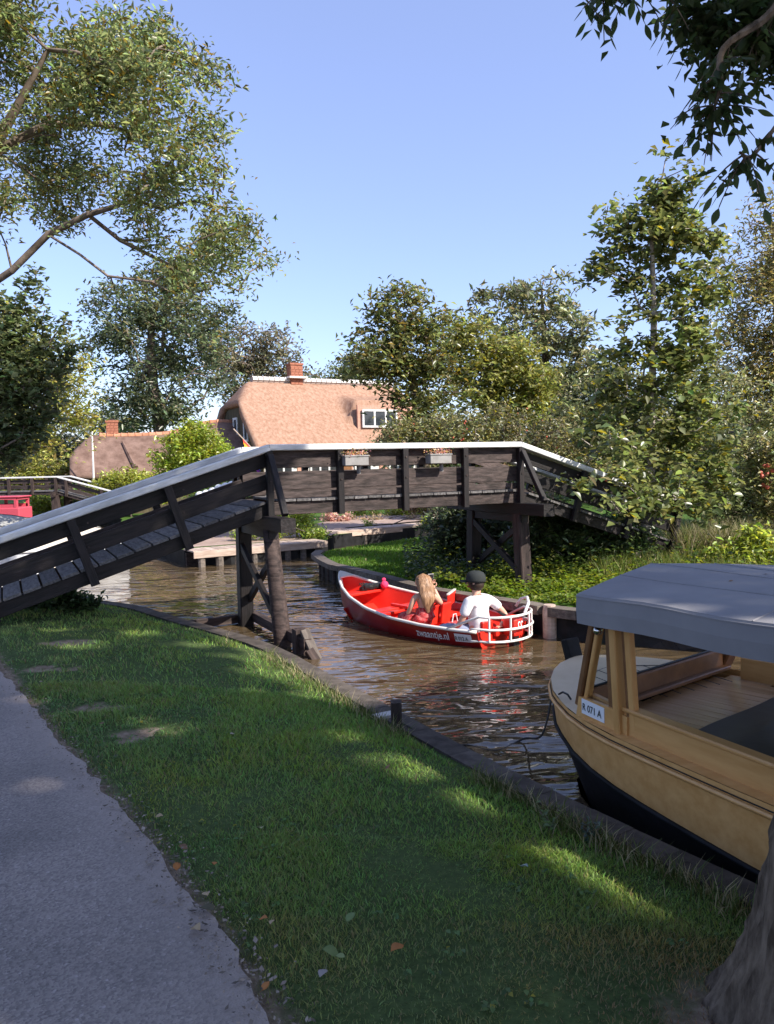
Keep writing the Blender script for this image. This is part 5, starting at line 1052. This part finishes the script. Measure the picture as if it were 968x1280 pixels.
# ash, upper left, reaching over from the bank
tb = V((-8.6, 11.2, .4)); asht = [tuple(tb), (-8.4, 11.3, 2.2), (-8.0, 11.5, 4.2), (-7.6, 11.6, 6.5), (-7.4, 11.8, 9), (-7.2, 12, 11.5)]
L1 = [(-8.1, 11.45, 3.8), tuple(at(-40, 375, 11.8)), tuple(at(15, 338, 11.6)), tuple(at(60, 293, 11.5)), tuple(at(110, 268, 11.4)), tuple(at(170, 250, 11.5)), tuple(at(205, 262, 11.6))]
L2 = [tuple(at(60, 293, 11.5)), tuple(at(100, 318, 11.3)), tuple(at(135, 345, 11.1)), tuple(at(190, 352, 11.0))]
L3 = [(-7.7, 11.6, 6.2), tuple(at(-10, 190, 11.9)), tuple(at(60, 62, 11.6)), tuple(at(95, 65, 11.4)), tuple(at(160, 88, 11.3))]
L4 = [tuple(at(-10, 190, 11.9)), tuple(at(60, 155, 12.1)), tuple(at(125, 155, 12.2)), tuple(at(180, 170, 12.3)), tuple(at(235, 185, 12.4))]
L5 = [tuple(at(110, 268, 11.4)), tuple(at(150, 300, 11.8)), tuple(at(210, 330, 12)), tuple(at(250, 375, 12))]
ab = img_blobs([(20, 30, 50), (70, 40, 45), (125, 35, 40), (170, 45, 28), (240, 45, 20), (215, 25, 14), (30, 90, 45), (100, 90, 40), (160, 95, 35), (215, 90, 30, 1), (250, 85, 20), (20, 160, 45), (90, 150, 35), (150, 150, 30), (210, 150, 38), (255, 165, 28), (40, 215, 40), (110, 205, 28), (180, 205, 28), (235, 215, 32), (265, 240, 26), (20, 270, 28), (150, 240, 25), (200, 265, 32), (250, 270, 34), (295, 295, 28), (315, 300, 18), (270, 315, 32), (305, 335, 20), (220, 310, 26), (180, 300, 22), (210, 355, 24), (250, 360, 26), (285, 355, 14), (160, 335, 18), (120, 300, 14), (55, 250, 22), (-30, 60, 70), (-40, 180, 70), (150, 370, 14), (190, 385, 12), (235, 390, 18)], 11.8)
ab = [(c+np.array([0, random.uniform(-.9, 1.2), 0])*(1), r) for c, r in ab]
tree('ash_tree', 'tall ash reaching in from the upper left with feathery olive leaves', tuple(tb), asht, ab, 1500, 34, .15, .086, (.10, .13, .045), yellow=.14, ycol=(.26, .2, .04), hang=.7, rbase=.11, bark='twig', gapth=-.2, limbs=[L1, L2, L3, L4, L5], shell=.85, asp=.32, smallr=.008)
def shoot(a, b, n=16): return [np.array(at(a[0]+(b[0]-a[0])*t, a[1]+(b[1]-a[1])*t, 9.6)) for t in np.linspace(0, 1, n)]
HS = np.array(sum([shoot(*q) for q in [((0, 510), (48, 338)), ((8, 470), (30, 352)), ((-20, 500), (4, 370)), ((20, 520), (60, 385)), ((30, 540), (78, 405)), ((30, 555), (100, 428)), ((5, 570), (88, 440)), ((10, 585), (75, 500)), ((-10, 450), (18, 395)), ((40, 480), (56, 425))]], []))
# hornbeam shoots, lower left
hb = img_blobs([(0, 445, 24), (18, 485, 28), (0, 505, 36), (15, 545, 30), (-20, 560, 40), (48, 500, 16), (-30, 470, 50)], 9.6)
tree('hornbeam_tree', 'dark hornbeam with upright leafy shoots at the left edge', (-5.6, 9.0, .55), [(-5.6, 9.0, .5), (-5.4, 9.2, 1.4), (-5.2, 9.4, 2.4), (-5.0, 9.5, 3.5)], hb, 230, 24, .07, .075, (.072, .095, .036), var=.3, rbase=.06, extra=np.repeat(HS, 1, 0), gapth=-1, flat=.7, asp=.55)
tree('yellow_green_tree', 'loose yellow green tree behind the dark hornbeam', (-13.2, 23, .36), [(-13.2, 23, .3), (-12.6, 22.5, 2), (-11.2, 21.8, 3.4), (-9.8, 21.4, 5.0)], img_blobs([(20, 420, 40), (60, 450, 45), (85, 490, 32), (30, 500, 55), (75, 530, 38), (20, 545, 36), (95, 455, 16), (100, 520, 14), (60, 558, 20), (-30, 450, 60), (-30, 540, 60)], 20.5), 520, 34, .2, .12, (.15, .165, .035), rbase=.14, var=.3)
for i, (bl, y, lab, c) in enumerate([
    ([(150, 385, 36), (200, 370, 44), (180, 430, 52), (240, 420, 45), (140, 455, 26), (210, 480, 50), (160, 505, 32), (250, 465, 36), (268, 400, 26), (225, 520, 30), (175, 520, 25), (130, 390, 18), (140, 420, 22), (225, 350, 22)], 43, 'big grey green tree standing behind the barn', (.065, .085, .038)),
    ([(305, 435, 34), (345, 440, 30), (285, 470, 36), (365, 465, 20), (330, 465, 32), (375, 470, 12), (270, 440, 26)], 52, 'rounded olive tree directly behind the farmhouse ridge', (.10, .10, .05)),
    ([(435, 462, 14), (450, 460, 16), (400, 468, 10), (425, 470, 12), (465, 450, 18)], 58, 'small pale treetop right of the farmhouse chimney', (.10, .12, .05)),
    ([(92, 540, 22), (70, 560, 30), (108, 548, 12), (60, 590, 35), (40, 560, 30), (100, 575, 24)], 37, 'dark hedge like conifer left of the barn', (.022, .034, .018)),
    ([(115, 530, 14), (140, 528, 14), (95, 530, 14), (160, 535, 12)], 70, 'faint low treetops on the horizon above the barn', (.09, .11, .06))]):
    bb = img_blobs(bl, y); c0 = np.mean([b[0] for b in bb], 0); zt = max(b[0][2] for b in bb)
    tree('tree' if i != 3 else 'conifer', lab, (c0[0], y, .36), [(c0[0], y, .3), (c0[0]+.1, y, zt*.35), (c0[0]-.2, y, zt*.65), (c0[0], y, zt*.9)], bb, 520 if i == 0 else (260 if i == 1 else 120), 42 if i == 0 else 34, .42, .24, c, rbase=.3, var=.3, smallr=.03, yellow=.06, ycol=(.2, .18, .06), shell=.7)
# trees of the middle
tree('magnolia_tree', 'dense dark olive tree with orange tinged top right of the farmhouse', (1.2, 19.5, .4), [(1.2, 19.5, .3), (1.1, 19.4, 1.5), (.9, 19.3, 3), (.7, 19.2, 4.3)], img_blobs([(500, 385, 28), (470, 398, 26), (530, 400, 28), (478, 440, 38), (525, 440, 36), (450, 425, 20), (442, 382, 12), (500, 440, 30), (520, 480, 38), (550, 470, 34), (468, 468, 16), (526, 515, 26), (520, 548, 20), (535, 530, 36), (470, 380, 16), (515, 372, 18), (545, 405, 18), (440, 455, 16)], 19), 420, 26, .17, .13, (.072, .088, .026), rbase=.13, yellow=.12, ycol=(.26, .2, .05), var=.3)
tree('robinia_tree', 'yellow green tree between the dark olive tree and the pointed tree', (3.2, 21.5, .4), [(3.2, 21.5, .3), (3.1, 21.4, 2), (3.0, 21.3, 3.6)], img_blobs([(595, 430, 32), (635, 455, 36), (572, 418, 18), (670, 480, 28), (600, 475, 38), (640, 500, 38), (680, 505, 20), (560, 445, 22), (660, 440, 14)], 20.5), 420, 32, .17, .12, (.115, .135, .035), rbase=.12, var=.28, yellow=.15, ycol=(.27, .25, .04), gapth=-.35)
tree('cherry_tree', 'pointed tree with long drooping grey green leaves behind the yellow green one', (5.0, 24, .4), [(5.0, 24, .3), (5, 24, 3), (4.9, 23.9, 5.5), (4.8, 23.8, 7.4)], img_blobs([(668, 375, 28), (690, 350, 9), (682, 340, 6), (650, 385, 28), (612, 378, 16), (604, 368, 8), (630, 360, 8), (705, 385, 16), (700, 415, 38), (665, 430, 44), (725, 420, 16), (722, 455, 32), (735, 490, 32), (625, 410, 26), (700, 500, 50), (740, 525, 34), (760, 480, 26), (648, 348, 6), (712, 362, 6)], 23.5), 460, 26, .18, .19, (.10, .115, .05), rbase=.16, hang=1.6, var=.28, asp=.3)
al = img_blobs([(835, 195, 16), (828, 225, 26), (800, 225, 10), (850, 240, 26), (805, 262, 32), (860, 280, 32), (768, 280, 24), (750, 290, 12), (892, 300, 22), (912, 270, 8), (905, 305, 10), (820, 310, 42), (768, 325, 26), (745, 322, 8), (870, 335, 38), (800, 360, 30), (755, 350, 16), (840, 385, 40), (885, 380, 28), (800, 410, 30), (850, 430, 40), (776, 440, 22), (762, 470, 20), (815, 465, 44), (870, 470, 40), (765, 500, 26), (830, 520, 46), (780, 540, 36), (880, 530, 40), (745, 555, 26), (825, 570, 46), (885, 580, 34), (725, 585, 16), (780, 590, 30, -1), (850, 610, 30, -.6), (900, 615, 22), (800, 625, 18, -1), (765, 600, 18, -1.6), (735, 588, 20, -1.8), (712, 580, 10, -2), (760, 615, 16, -1.8), (880, 640, 16, -.6), (790, 630, 14, -1.6), (835, 630, 18, -1), (770, 565, 26, -1.2), (720, 545, 14), (915, 560, 20)], 13)
tree('alder_tree', 'slender young alder with pale trunk rising behind the canopy boat', tuple(Z_(at(808, 705, 13), .4)), [tuple(Z_(at(808, 712, 13), .36)), tuple(at(808, 660, 13)), tuple(at(812, 600, 13.05)), tuple(at(815, 500, 13.1)), tuple(at(818, 400, 13)), tuple(at(815, 300, 13)), tuple(at(832, 200, 13))], al, 560, 30, .12, .112, (.075, .095, .028), var=.28, rbase=.085, bark='palebark', asp=.62, yellow=.05, shell=.9, flat=.5, gapth=-.14)
for i, (u, h) in enumerate(((797, .42), (816, .36))):
    o = empty('tree_stake', tuple(Z_(at(u, 715, 12.6), .36)), ['pale wooden stake left of the alder trunk', 'pale wooden stake right of the alder trunk'][i], 'stake'); b = Z_(at(u, 715, 12.6), .2); MB().tube([b, b+V((0, 0, h+.15))], .055, 10).build('stake', 'jetty', o); MB().tube([b+V((.06*math.cos(a), .06*math.sin(a), h+.02)) for a in np.linspace(0, 6.28, 12)], .014, 5).build('tie', 'black', o)
tree('willow_tree', 'feathery olive tree at the right edge behind the alder', (11.2, 22, .4), [(11.2, 22, .3), (11.1, 22, 3), (10.9, 21.8, 6), (10.6, 21.5, 8.5)], img_blobs([(955, 270, 28), (975, 310, 40), (930, 350, 36), (960, 385, 48), (915, 400, 28), (925, 450, 36), (975, 450, 50), (950, 500, 38), (990, 520, 60), (925, 540, 34), (960, 580, 40), (930, 610, 30), (1010, 350, 60), (1020, 450, 60), (905, 345, 16), (895, 470, 20)], 21), 620, 44, .24, .13, (.13, .13, .045), rbase=.22, hang=.9, yellow=.15, ycol=(.24, .19, .06), asp=.28, gapth=-.4)
tree('alder_thicket', 'wide mass of mixed trees closing the view behind the young alder', (6.0, 18.6, .4), [(6.0, 18.6, .3), (6.1, 18.7, 1.6), (6.2, 18.8, 2.8)], img_blobs([(750, 505, 36), (790, 525, 42), (725, 535, 32), (850, 520, 46), (900, 540, 46), (765, 460, 22), (950, 560, 50), (830, 475, 36), (890, 490, 36), (800, 570, 40), (860, 580, 40), (940, 500, 36), (1000, 540, 60)], 18.4), 620, 34, .17, .10, (.095, .11, .042), rbase=.1, var=.3, yellow=.1, gapth=-.3)
# shrubs
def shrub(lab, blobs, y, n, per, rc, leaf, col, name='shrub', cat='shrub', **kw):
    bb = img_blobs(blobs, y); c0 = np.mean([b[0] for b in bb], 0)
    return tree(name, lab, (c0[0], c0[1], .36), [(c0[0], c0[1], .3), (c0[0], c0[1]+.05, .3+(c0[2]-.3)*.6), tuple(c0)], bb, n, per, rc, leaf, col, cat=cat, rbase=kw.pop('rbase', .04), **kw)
shrub('round bright green shrub between the barn and the farmhouse', [(242, 562, 34), (215, 568, 22), (270, 572, 22), (245, 585, 34), (215, 590, 20), (275, 595, 20), (245, 545, 18), (262, 550, 16), (230, 550, 16)], 23, 260, 40, .13, .11, (.15, .20, .03), var=.25, yellow=.1)
shrub('clipped yellow green hedge in front of the barn', [(140, 602, 12), (160, 600, 12), (180, 602, 12), (130, 610, 10), (195, 612, 14), (170, 615, 14)], 31, 120, 40, .2, .13, (.16, .19, .03), name='hedge', cat='hedge')
shrub('tall yellow green hedge beyond the far footbridge', [(10, 585, 16), (35, 582, 16), (60, 585, 14), (85, 588, 12), (105, 590, 10), (20, 600, 16), (50, 602, 14), (-20, 590, 20)], 34, 140, 40, .22, .14, (.15, .165, .035), name='hedge', cat='hedge')
shrub('green bank hedge showing under the far footbridge', [(45, 630, 12), (65, 632, 14), (90, 630, 14), (110, 625, 14), (130, 622, 12), (145, 628, 12)], 32, 130, 40, .2, .13, (.11, .15, .025), name='hedge', cat='hedge')
shrub('bright leafy shrub at the water behind the left trestle', [(362, 652, 15), (378, 655, 15), (390, 660, 10), (350, 648, 10), (372, 642, 10)], 20.5, 90, 30, .1, .07, (.15, .2, .03), rbase=.02)
shrub('low yellow green shrub at the back of the terrace', [(490, 643, 8), (510, 640, 9), (470, 643, 7), (530, 643, 8), (545, 640, 9), (450, 640, 7), (500, 636, 6)], 27, 110, 30, .13, .09, (.17, .2, .03), rbase=.02)
shrub('low bright plants behind the nearer pale jetty', [(330, 664, 6), (345, 662, 7), (318, 666, 5), (400, 667, 5), (388, 666, 6), (300, 670, 5)], 20.0, 70, 30, .1, .07, (.13, .18, .03), rbase=.02)
shrub('small flowering border at the back of the terrace', [(440, 650, 4), (455, 650, 4), (470, 650, 5), (500, 652, 4), (515, 650, 5), (485, 650, 4)], 25.5, 60, 26, .1, .07, (.2, .17, .08), rbase=.02)
shrub('small dry pinkish shrub on the terrace', [(415, 645, 6), (422, 652, 6), (408, 650, 5), (430, 645, 5)], 25, 36, 26, .09, .08, (.3, .2, .13), rbase=.02)
shrub('leafy plants hanging over the farther jetty end', [(460, 655, 4), (405, 665, 5), (520, 662, 5), (535, 655, 8), (505, 668, 5), (480, 672, 5), (450, 668, 4)], 23.2, 60, 24, .08, .07, (.13, .17, .03), rbase=.02)
shrub('dark red leaved bush behind the terrace near the flower boxes', [(530, 633, 9), (515, 630, 8), (548, 632, 10), (560, 640, 10)], 26, 70, 24, .12, .09, (.10, .07, .03), rbase=.02)
for lab, bl, y, col in (('rose hedge with red hips right behind the bridge centre', [(500, 545, 22), (530, 550, 24), (560, 540, 26), (590, 548, 28), (545, 575, 20), (580, 580, 20), (480, 560, 16)], 17, (.10, .11, .04)),
                        ('rose hedge with red hips behind the right end of the bridge', [(625, 535, 28), (660, 540, 28), (690, 550, 28), (640, 570, 26), (720, 565, 28), (680, 585, 26), (610, 580, 22), (740, 590, 26)], 17.2, (.10, .105, .04))):
    o = shrub(lab, bl, y, 260, 34, .13, .075, col, name='rose_hedge', cat='hedge', var=.32, yellow=.08)
    bb = img_blobs(bl, y); P = sample_blobs(bb, 26, .1); k = MB(); [k.ball(tuple(p+np.array([0, -.12, .02])), (.022, .022, .022), 6, 4) for p in P]; q = k.build('rose_hip', 'hip', o, smooth=True); q['kind'] = 'stuff'
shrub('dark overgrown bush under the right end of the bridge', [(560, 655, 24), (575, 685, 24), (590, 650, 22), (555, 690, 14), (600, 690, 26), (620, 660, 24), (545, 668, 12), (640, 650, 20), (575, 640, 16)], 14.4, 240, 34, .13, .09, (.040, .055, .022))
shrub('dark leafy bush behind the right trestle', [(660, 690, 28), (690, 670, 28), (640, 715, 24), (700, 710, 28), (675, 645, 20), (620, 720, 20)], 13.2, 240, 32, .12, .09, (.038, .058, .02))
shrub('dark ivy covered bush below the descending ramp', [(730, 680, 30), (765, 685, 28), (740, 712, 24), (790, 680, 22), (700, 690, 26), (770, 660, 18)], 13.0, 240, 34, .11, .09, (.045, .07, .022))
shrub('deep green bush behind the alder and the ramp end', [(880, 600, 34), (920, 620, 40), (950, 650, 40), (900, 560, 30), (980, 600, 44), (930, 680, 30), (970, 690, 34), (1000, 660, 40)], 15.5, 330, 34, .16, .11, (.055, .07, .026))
o = shrub('shrub with red flowers at the right edge', [(960, 590, 26), (975, 620, 30), (950, 560, 24), (990, 570, 30), (965, 650, 22)], 13.4, 180, 30, .11, .08, (.11, .12, .04)); P = sample_blobs(img_blobs([(962, 598, 12), (958, 588, 8)], 13.1), 10, .3); k = MB(); [k.ball(tuple(p), (.04, .04, .04), 6, 4) for p in P]; q = k.build('red_flower', 'hip', o); q['kind'] = 'stuff'
shrub('bright leafy weeds on the bank beside the canopy boat', [(930, 690, 18), (900, 695, 14), (960, 700, 18), (945, 675, 14), (915, 700, 12), (985, 695, 20)], 12.2, 120, 28, .1, .1, (.14, .18, .03), rbase=.015)
# ivy under the left ramp
shrub('dark ivy under the foot of the left ramp', [(60, 752, 10), (85, 750, 10), (100, 752, 9), (40, 758, 10), (115, 755, 7), (75, 742, 8), (20, 755, 14)], 10.0, 90, 30, .07, .07, (.035, .06, .02), rbase=.012, name='ivy', cat='ivy')
# hydrangeas seen between the boards of the left ramp
for u, v in ((262, 614), (271, 610), (256, 619), (278, 607)):
    pass
hy = shrub('white hydrangea behind the boards of the left ramp', [(262, 622, 12), (280, 618, 12), (248, 626, 10), (298, 612, 10)], 22, 60, 26, .1, .1, (.07, .12, .03), name='hydrangea', cat='hydrangea')
k = MB(); [k.ball(tuple(at(u, v, 21.6)), (.13, .13, .11), 9, 6) for u, v in ((258, 617), (266, 614), (274, 610), (282, 608), (250, 619), (261, 620), (290, 606))]; q = k.build('flower_head', 'plate', hy, smooth=True); q['kind'] = 'stuff'
# ground cover and tall grass on the far right bank
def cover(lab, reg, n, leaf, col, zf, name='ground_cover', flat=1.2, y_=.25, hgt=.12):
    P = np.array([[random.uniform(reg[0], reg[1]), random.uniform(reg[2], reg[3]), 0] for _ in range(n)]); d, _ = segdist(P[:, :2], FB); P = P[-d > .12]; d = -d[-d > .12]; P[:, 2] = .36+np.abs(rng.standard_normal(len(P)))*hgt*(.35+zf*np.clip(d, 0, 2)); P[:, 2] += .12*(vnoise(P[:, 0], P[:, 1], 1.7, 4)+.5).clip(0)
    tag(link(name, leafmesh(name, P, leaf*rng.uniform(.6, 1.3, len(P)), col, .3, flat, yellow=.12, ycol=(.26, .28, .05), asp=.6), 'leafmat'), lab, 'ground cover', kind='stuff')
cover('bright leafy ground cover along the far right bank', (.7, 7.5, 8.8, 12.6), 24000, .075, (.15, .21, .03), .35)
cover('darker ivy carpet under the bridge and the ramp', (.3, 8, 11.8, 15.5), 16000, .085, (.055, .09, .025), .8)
def tuft(lab, reg, n, H_, W_, c, straw, yel, name='tall_grass'):
    P = np.c_[rng.uniform(reg[0], reg[1], n), rng.uniform(reg[2], reg[3], n)]; d, _ = segdist(P, FB); P = P[-d > .15]; g_ = vnoise(P[:, 0], P[:, 1], 2.2, 8); P = P[g_ > -.15]
    blades(name, np.c_[P, np.full(len(P), .36)], H_, W_, c, .25, lab, bend=.45, yellow=yel, straw=straw)
tuft('tall dry meadow grass right of the alder trunk', (4.9, 6.3, 12.6, 13.9), 5200, .75, .014, (.15, .17, .05), (.42, .37, .22), .5)
tuft('green rough grass around the alder stakes', (3.2, 5.2, 11.4, 13), 3600, .4, .012, (.11, .16, .03), (.3, .28, .1), .3)
tuft('low rough grass on the right bank behind the canopy boat', (5, 11, 9.5, 13.5), 5000, .4, .014, (.12, .16, .035), (.34, .3, .15), .35)
# background woodland closing the view low down
def woods():
    P = []; 
    for i in range(520): 
        x = random.uniform(-90, 110); y = random.uniform(75, 95); P.append((x, y, random.uniform(.5, 3.2+1.2*math.sin(x*.13)+.8*math.sin(x*.37))))
    for i in range(300):
        x = random.uniform(2, 45); y = random.uniform(30, 42); P.append((x, y, random.uniform(.5, 4.2)))
    P = np.array(P); Q_ = np.repeat(P, 60, 0)+rng.standard_normal((len(P)*60, 3))*np.array([1.2, 1.2, .7]); Q_ = Q_[Q_[:, 2] > .3]
    tag(link('woods', leafmesh('woods', Q_, .5*rng.uniform(.6, 1.2, len(Q_)), (.06, .08, .035), .3), 'leafmat'), 'distant low woodland closing the horizon', 'woodland', kind='stuff')
woods()
sprout(*gp(688, 1036, .4), .36, 9, .16, 'leafy weed with broad pale leaves at the water edge near the canopy boat', (.17, .24, .08), .05)
sprout(*gp(738, 1046, .4), .37, 12, .10, 'low grey green weed growing out of the timber edge', (.12, .17, .12), .04)
# ================================================================ the shade trees over the path
def project(P):
    q = P-np.array([0, 0, EYE]); ww = q@np.array(fw); x = 484+F*(q@np.array(RT))/np.maximum(ww, .01); y = 640-F*(q@np.array(UP))/np.maximum(ww, .01); return x, y, ww
def inframe(P): x, y, ww = project(P); return (ww > 0) & (x > -40) & (x < 1010) & (y > -45) & (y < 1330)
sv = np.array(SUN)
SHB = np.array([(-30, 12.2), (-6, 13), (-4.2, 12.6), (-3.3, 12.0), (-2.75, 10.6), (-2.0, 9.3), (-1.2, 7.3), (-.3, 6.2), (.15, 6.3), (.5, 7.3), (1.0, 7.9), (1.6, 8.2), (2.4, 8.4), (3.2, 7.8), (8, 6.0)])
def shaded(g): return g[:, 1] < np.interp(g[:, 0], SHB[:, 0], SHB[:, 1])
GAPS = [(*gp(u, v, .5), r_) for u, v, r_ in [(100, 812, .24), (72, 792, .16), (205, 918, .15), (168, 908, .1), (28, 886, .13), (0, 930, .12), (370, 838, .16), (402, 856, .2), (436, 918, .14), (470, 945, .12), (545, 955, .2), (520, 935, .14), (600, 980, .12), (640, 992, .17), (712, 1052, .12), (765, 1072, .16), (800, 1085, .15), (850, 1110, .14), (250, 802, .22), (180, 790, .2), (30, 1000, .1), (540, 985, .1), (320, 860, .12), (420, 960, .1), (60, 905, .07), (330, 832, .2), (285, 815, .12), (480, 985, .08)]]
def ingap(g):
    k = np.zeros(len(g), bool)
    for x, y, r_ in GAPS: k |= ((g[:, 0]-x-.3*(g[:, 1]-y))**2/(r_*1.25)**2+(g[:, 1]-y)**2/(r_*.85)**2) < 1
    return k
def crown_points(n, xr, yr, zr):
    g = np.c_[rng.uniform(*xr, n), rng.uniform(*yr, n)]; nz = vnoise(g[:, 0], g[:, 1], 1.1, 21)+.6*vnoise(g[:, 0], g[:, 1], 3.1, 22)
    g = g[shaded(g) & (nz > -.62)]; h = rng.uniform(*zr, len(g)); P = np.c_[g, np.full(len(g), .5)]+sv*(h/sv[2])[:, None]; return P
trunkB = V((1.44, 2.27, .32))
def shade_tree(name, label, base, trunk, P, leaf, rbase, vis=None, trunkmesh=None, per=18, rc=.28):
    o = empty(name, tuple(base), label, 'tree'); P = P[~inframe(P)]
    sub_ = P[rng.random(len(P)) < min(1, 150/len(P))]; N, par, rad, nr = grow([trunk], sub_, r_base=rbase, r_tip=.01)
    x, y, ww = project(N); vis_ = inframe(N)
    par2 = [(-1 if (k < nr or vis_[k] or (p >= 0 and vis_[p])) else p) for k, p in enumerate(par)]
    if trunkmesh: trunkmesh(o)
    else: tubes('trunk', N[:nr], par[:nr], rad[:nr], nr, 'bark', o)
    tubes('branch', N, par2, rad, nr, 'bark', o, 4)
    Q_ = np.repeat(P, per, 0)+rng.standard_normal((len(P)*per, 3))*rc*np.array([1, 1, .6]); Q_ = Q_[~inframe(Q_)]
    g = Q_-sv*((Q_[:, 2]-.5)/sv[2])[:, None]; Q_ = Q_[shaded(g[:, :2]-np.array([0, -.25])) & ~ingap(g)]
    c = link('crown', leafmesh('crown', Q_, leaf*rng.uniform(.8, 1.2, len(Q_)), (.11, .155, .045), .25, .5, asp=.5), 'shadeleaf', o); c['kind'] = 'stuff'; return o
def big_trunk(o):
    rows = []; n = 120
    H_ = [0, .04, .1, .18, .28, .4, .55, .75, 1, 1.3, 1.7, 2.2, 2.8, 3.6, 4.6]; H_ = sorted(set(H_+list(np.arange(0, 1.6, .012)))); H_ = [h for h in H_]
    from mathutils import noise
    for h in H_:
        r_ = .25+.15*math.exp(-max(h-.15, 0)/.28)+.06*math.exp(-h/.9)-.012*h; row = []
        for k in range(n+1):
            a = 2*math.pi*(k % n)/n; fl_ = 1+.16*math.exp(-h/.25)*math.cos(a*5+.8); c_, s_ = math.cos(a), math.sin(a)
            ri = noise.noise(V((c_*3.4, s_*3.4, h*.9)))+.0; rd = 1-abs(noise.noise(V((c_*9, s_*9, h*2.0+ri*1.5))))*2.2; rd2 = noise.noise(V((c_*22, s_*22, h*9)))
            row.append((trunkB.x+.05*h+c_*(r_*fl_+.034*rd+.010*rd2+.02*ri), trunkB.y+.01*h+s_*(r_*fl_+.034*rd+.010*rd2+.02*ri), trunkB.z+h))
        rows.append(row)
    MB().grid(rows, True).build('trunk', 'bark', o, smooth=True)
PA = crown_points(5300, (-7, 9), (-4, 13), (9.0, 13.5))
gx = np.c_[rng.uniform(-4.5, .6, 700), rng.uniform(1, 6.3, 700)]; PA = np.concatenate([PA, np.c_[gx, np.full(700, .5)]+sv*(rng.uniform(9, 13.5, 700)/sv[2])[:, None]])
o = shade_tree('ash_tree', 'thick ridged trunk at the lower right, its dark leaves hanging in at the top', trunkB, [tuple(trunkB), (1.75, 2.3, 2.5), (2.4, 2.0, 5), (4.0, 1.0, 8), (6, -.5, 11)], PA, .2, .3, trunkmesh=big_trunk, rc=.26)
PB_ = crown_points(1500, (-16, -2), (-6, 11.8), (9, 13)); PB_ = PB_[PB_[:, 0] < 10]
shade_tree('ash_tree', 'tall shade tree standing behind the photographer', V((3.5, -7, .5)), [(3.5, -7, .4), (3.4, -6.9, 3), (3.2, -6, 7), (3, -5.5, 11)], PB_, .22, .35, per=16, rc=.3)
# the leaves that hang into view at the top right: single leaflets on drooping stalks
lf = MB(); nseg = 6; prof = [0.02, .55, .9, 1, .8, .45, 0.0]
for i in range(7):
    x = i/6; [lf.v.append((x, k*prof[i]*.21, -.10*x*x-abs(k)*.04*prof[i])) for k in (-1, 0, 1)]
for i in range(6):
    for k in range(2): a = i*3+k; lf.f.append([a, a+3, a+4, a+1])
leafme = npmesh('leaflet', lf.v, lf.f, True, {'Col': np.tile((.05, .075, .028), (len(lf.v), 1))})
def twigs_in_view():
    stems = []; tw = MB()
    def sprig(p0, d, L_, npair, size):
        d = d.normalized(); pts = [p0+d*L_*t+V((0, 0, -.35*L_*t*t)) for t in np.linspace(0, 1, 6)]; tw.tube(pts, [.006, .005, .004, .003, .003, .002], 4)
        for i in range(npair):
            t = .15+.8*i/npair; p = pts[0].lerp(pts[-1], t)+V((0, 0, .35*L_*t*(1-t)*.9)); ax_ = (pts[-1]-pts[0]).normalized(); sd = ax_.cross(V((0, 0, 1))).normalized()
            for s in (-1, 1): stems.append((p, (ax_*.7+sd*s*random.uniform(.5, 1)+V((0, 0, random.uniform(-.9, -.2)))), size*random.uniform(.75, 1.2)))
        stems.append((pts[-1], (pts[-1]-pts[-2]), size*1.1))
    rnd = random.Random(5)
    def limb(L_, r0_):
        P_ = spline([at(*q) for q in L_], 5); tw.tube(P_, list(np.linspace(r0_, .006, len(P_))), 6); return P_
    limbs_ = [limb([(1020, -60, 4.3), (960, 20, 4.3), (905, 60, 4.25), (900, 110, 4.2), (893, 135, 4.2)], .03), limb([(1000, -40, 4.6), (900, -10, 4.6), (830, -10, 4.5), (780, -18, 4.5), (720, -15, 4.5)], .02), limb([(1010, 40, 4.2), (985, 130, 4.2), (965, 165, 4.15), (940, 195, 4.15), (925, 190, 4.1)], .018), limb([(1000, 20, 4.9), (930, 30, 4.9), (880, 20, 4.8), (850, 10, 4.8)], .015)]
    n_ = [30, 20, 12, 20]
    for P_, k in zip(limbs_, n_):
        for j in range(k):
            t = rnd.uniform(.2, 1); i = min(len(P_)-1, int(t*len(P_))); d = V((rnd.uniform(-1, .7), rnd.uniform(-.5, .5), rnd.uniform(-.8, .1))); sprig(P_[i], d, rnd.uniform(.14, .26), 3, .088)
    big = [b for b in img_blobs([(935, 30, 38), (890, 60, 28), (960, 80, 24), (870, 25, 22), (905, 95, 14), (985, 40, 40)], 4.6)]
    C_ = sample_blobs(big, 230, .9); rest = []
    for c in C_:
        for _ in range(6): rest.append(c+rng.standard_normal(3)*.06)
    q = tw.build('branch', 'bark', o); 
    cols = []
    random.Random(3).shuffle(stems)
    for p, d, s in stems[:290]:
        x = d.normalized(); up_ = V((random.uniform(-.5, .5), random.uniform(-.5, .5), 1)); y = up_.cross(x).normalized(); z = x.cross(y); m_ = Matrix((x*s, y*s, z*s)).transposed().to_4x4(); m_.translation = p
        link('leaf', leafme, 'shadeleaf', o, m_)
    rest += [np.array(p)+np.array(d.normalized())*s*.5 for p, d, s in stems[290:]]
    me = leafmesh('leaf_mass', np.array(rest), .085, (.05, .075, .028), .2, hang=1.2, asp=.45); c = link('leaf_mass', me, 'shadeleaf', o); c['kind'] = 'stuff'
twigs_in_view()
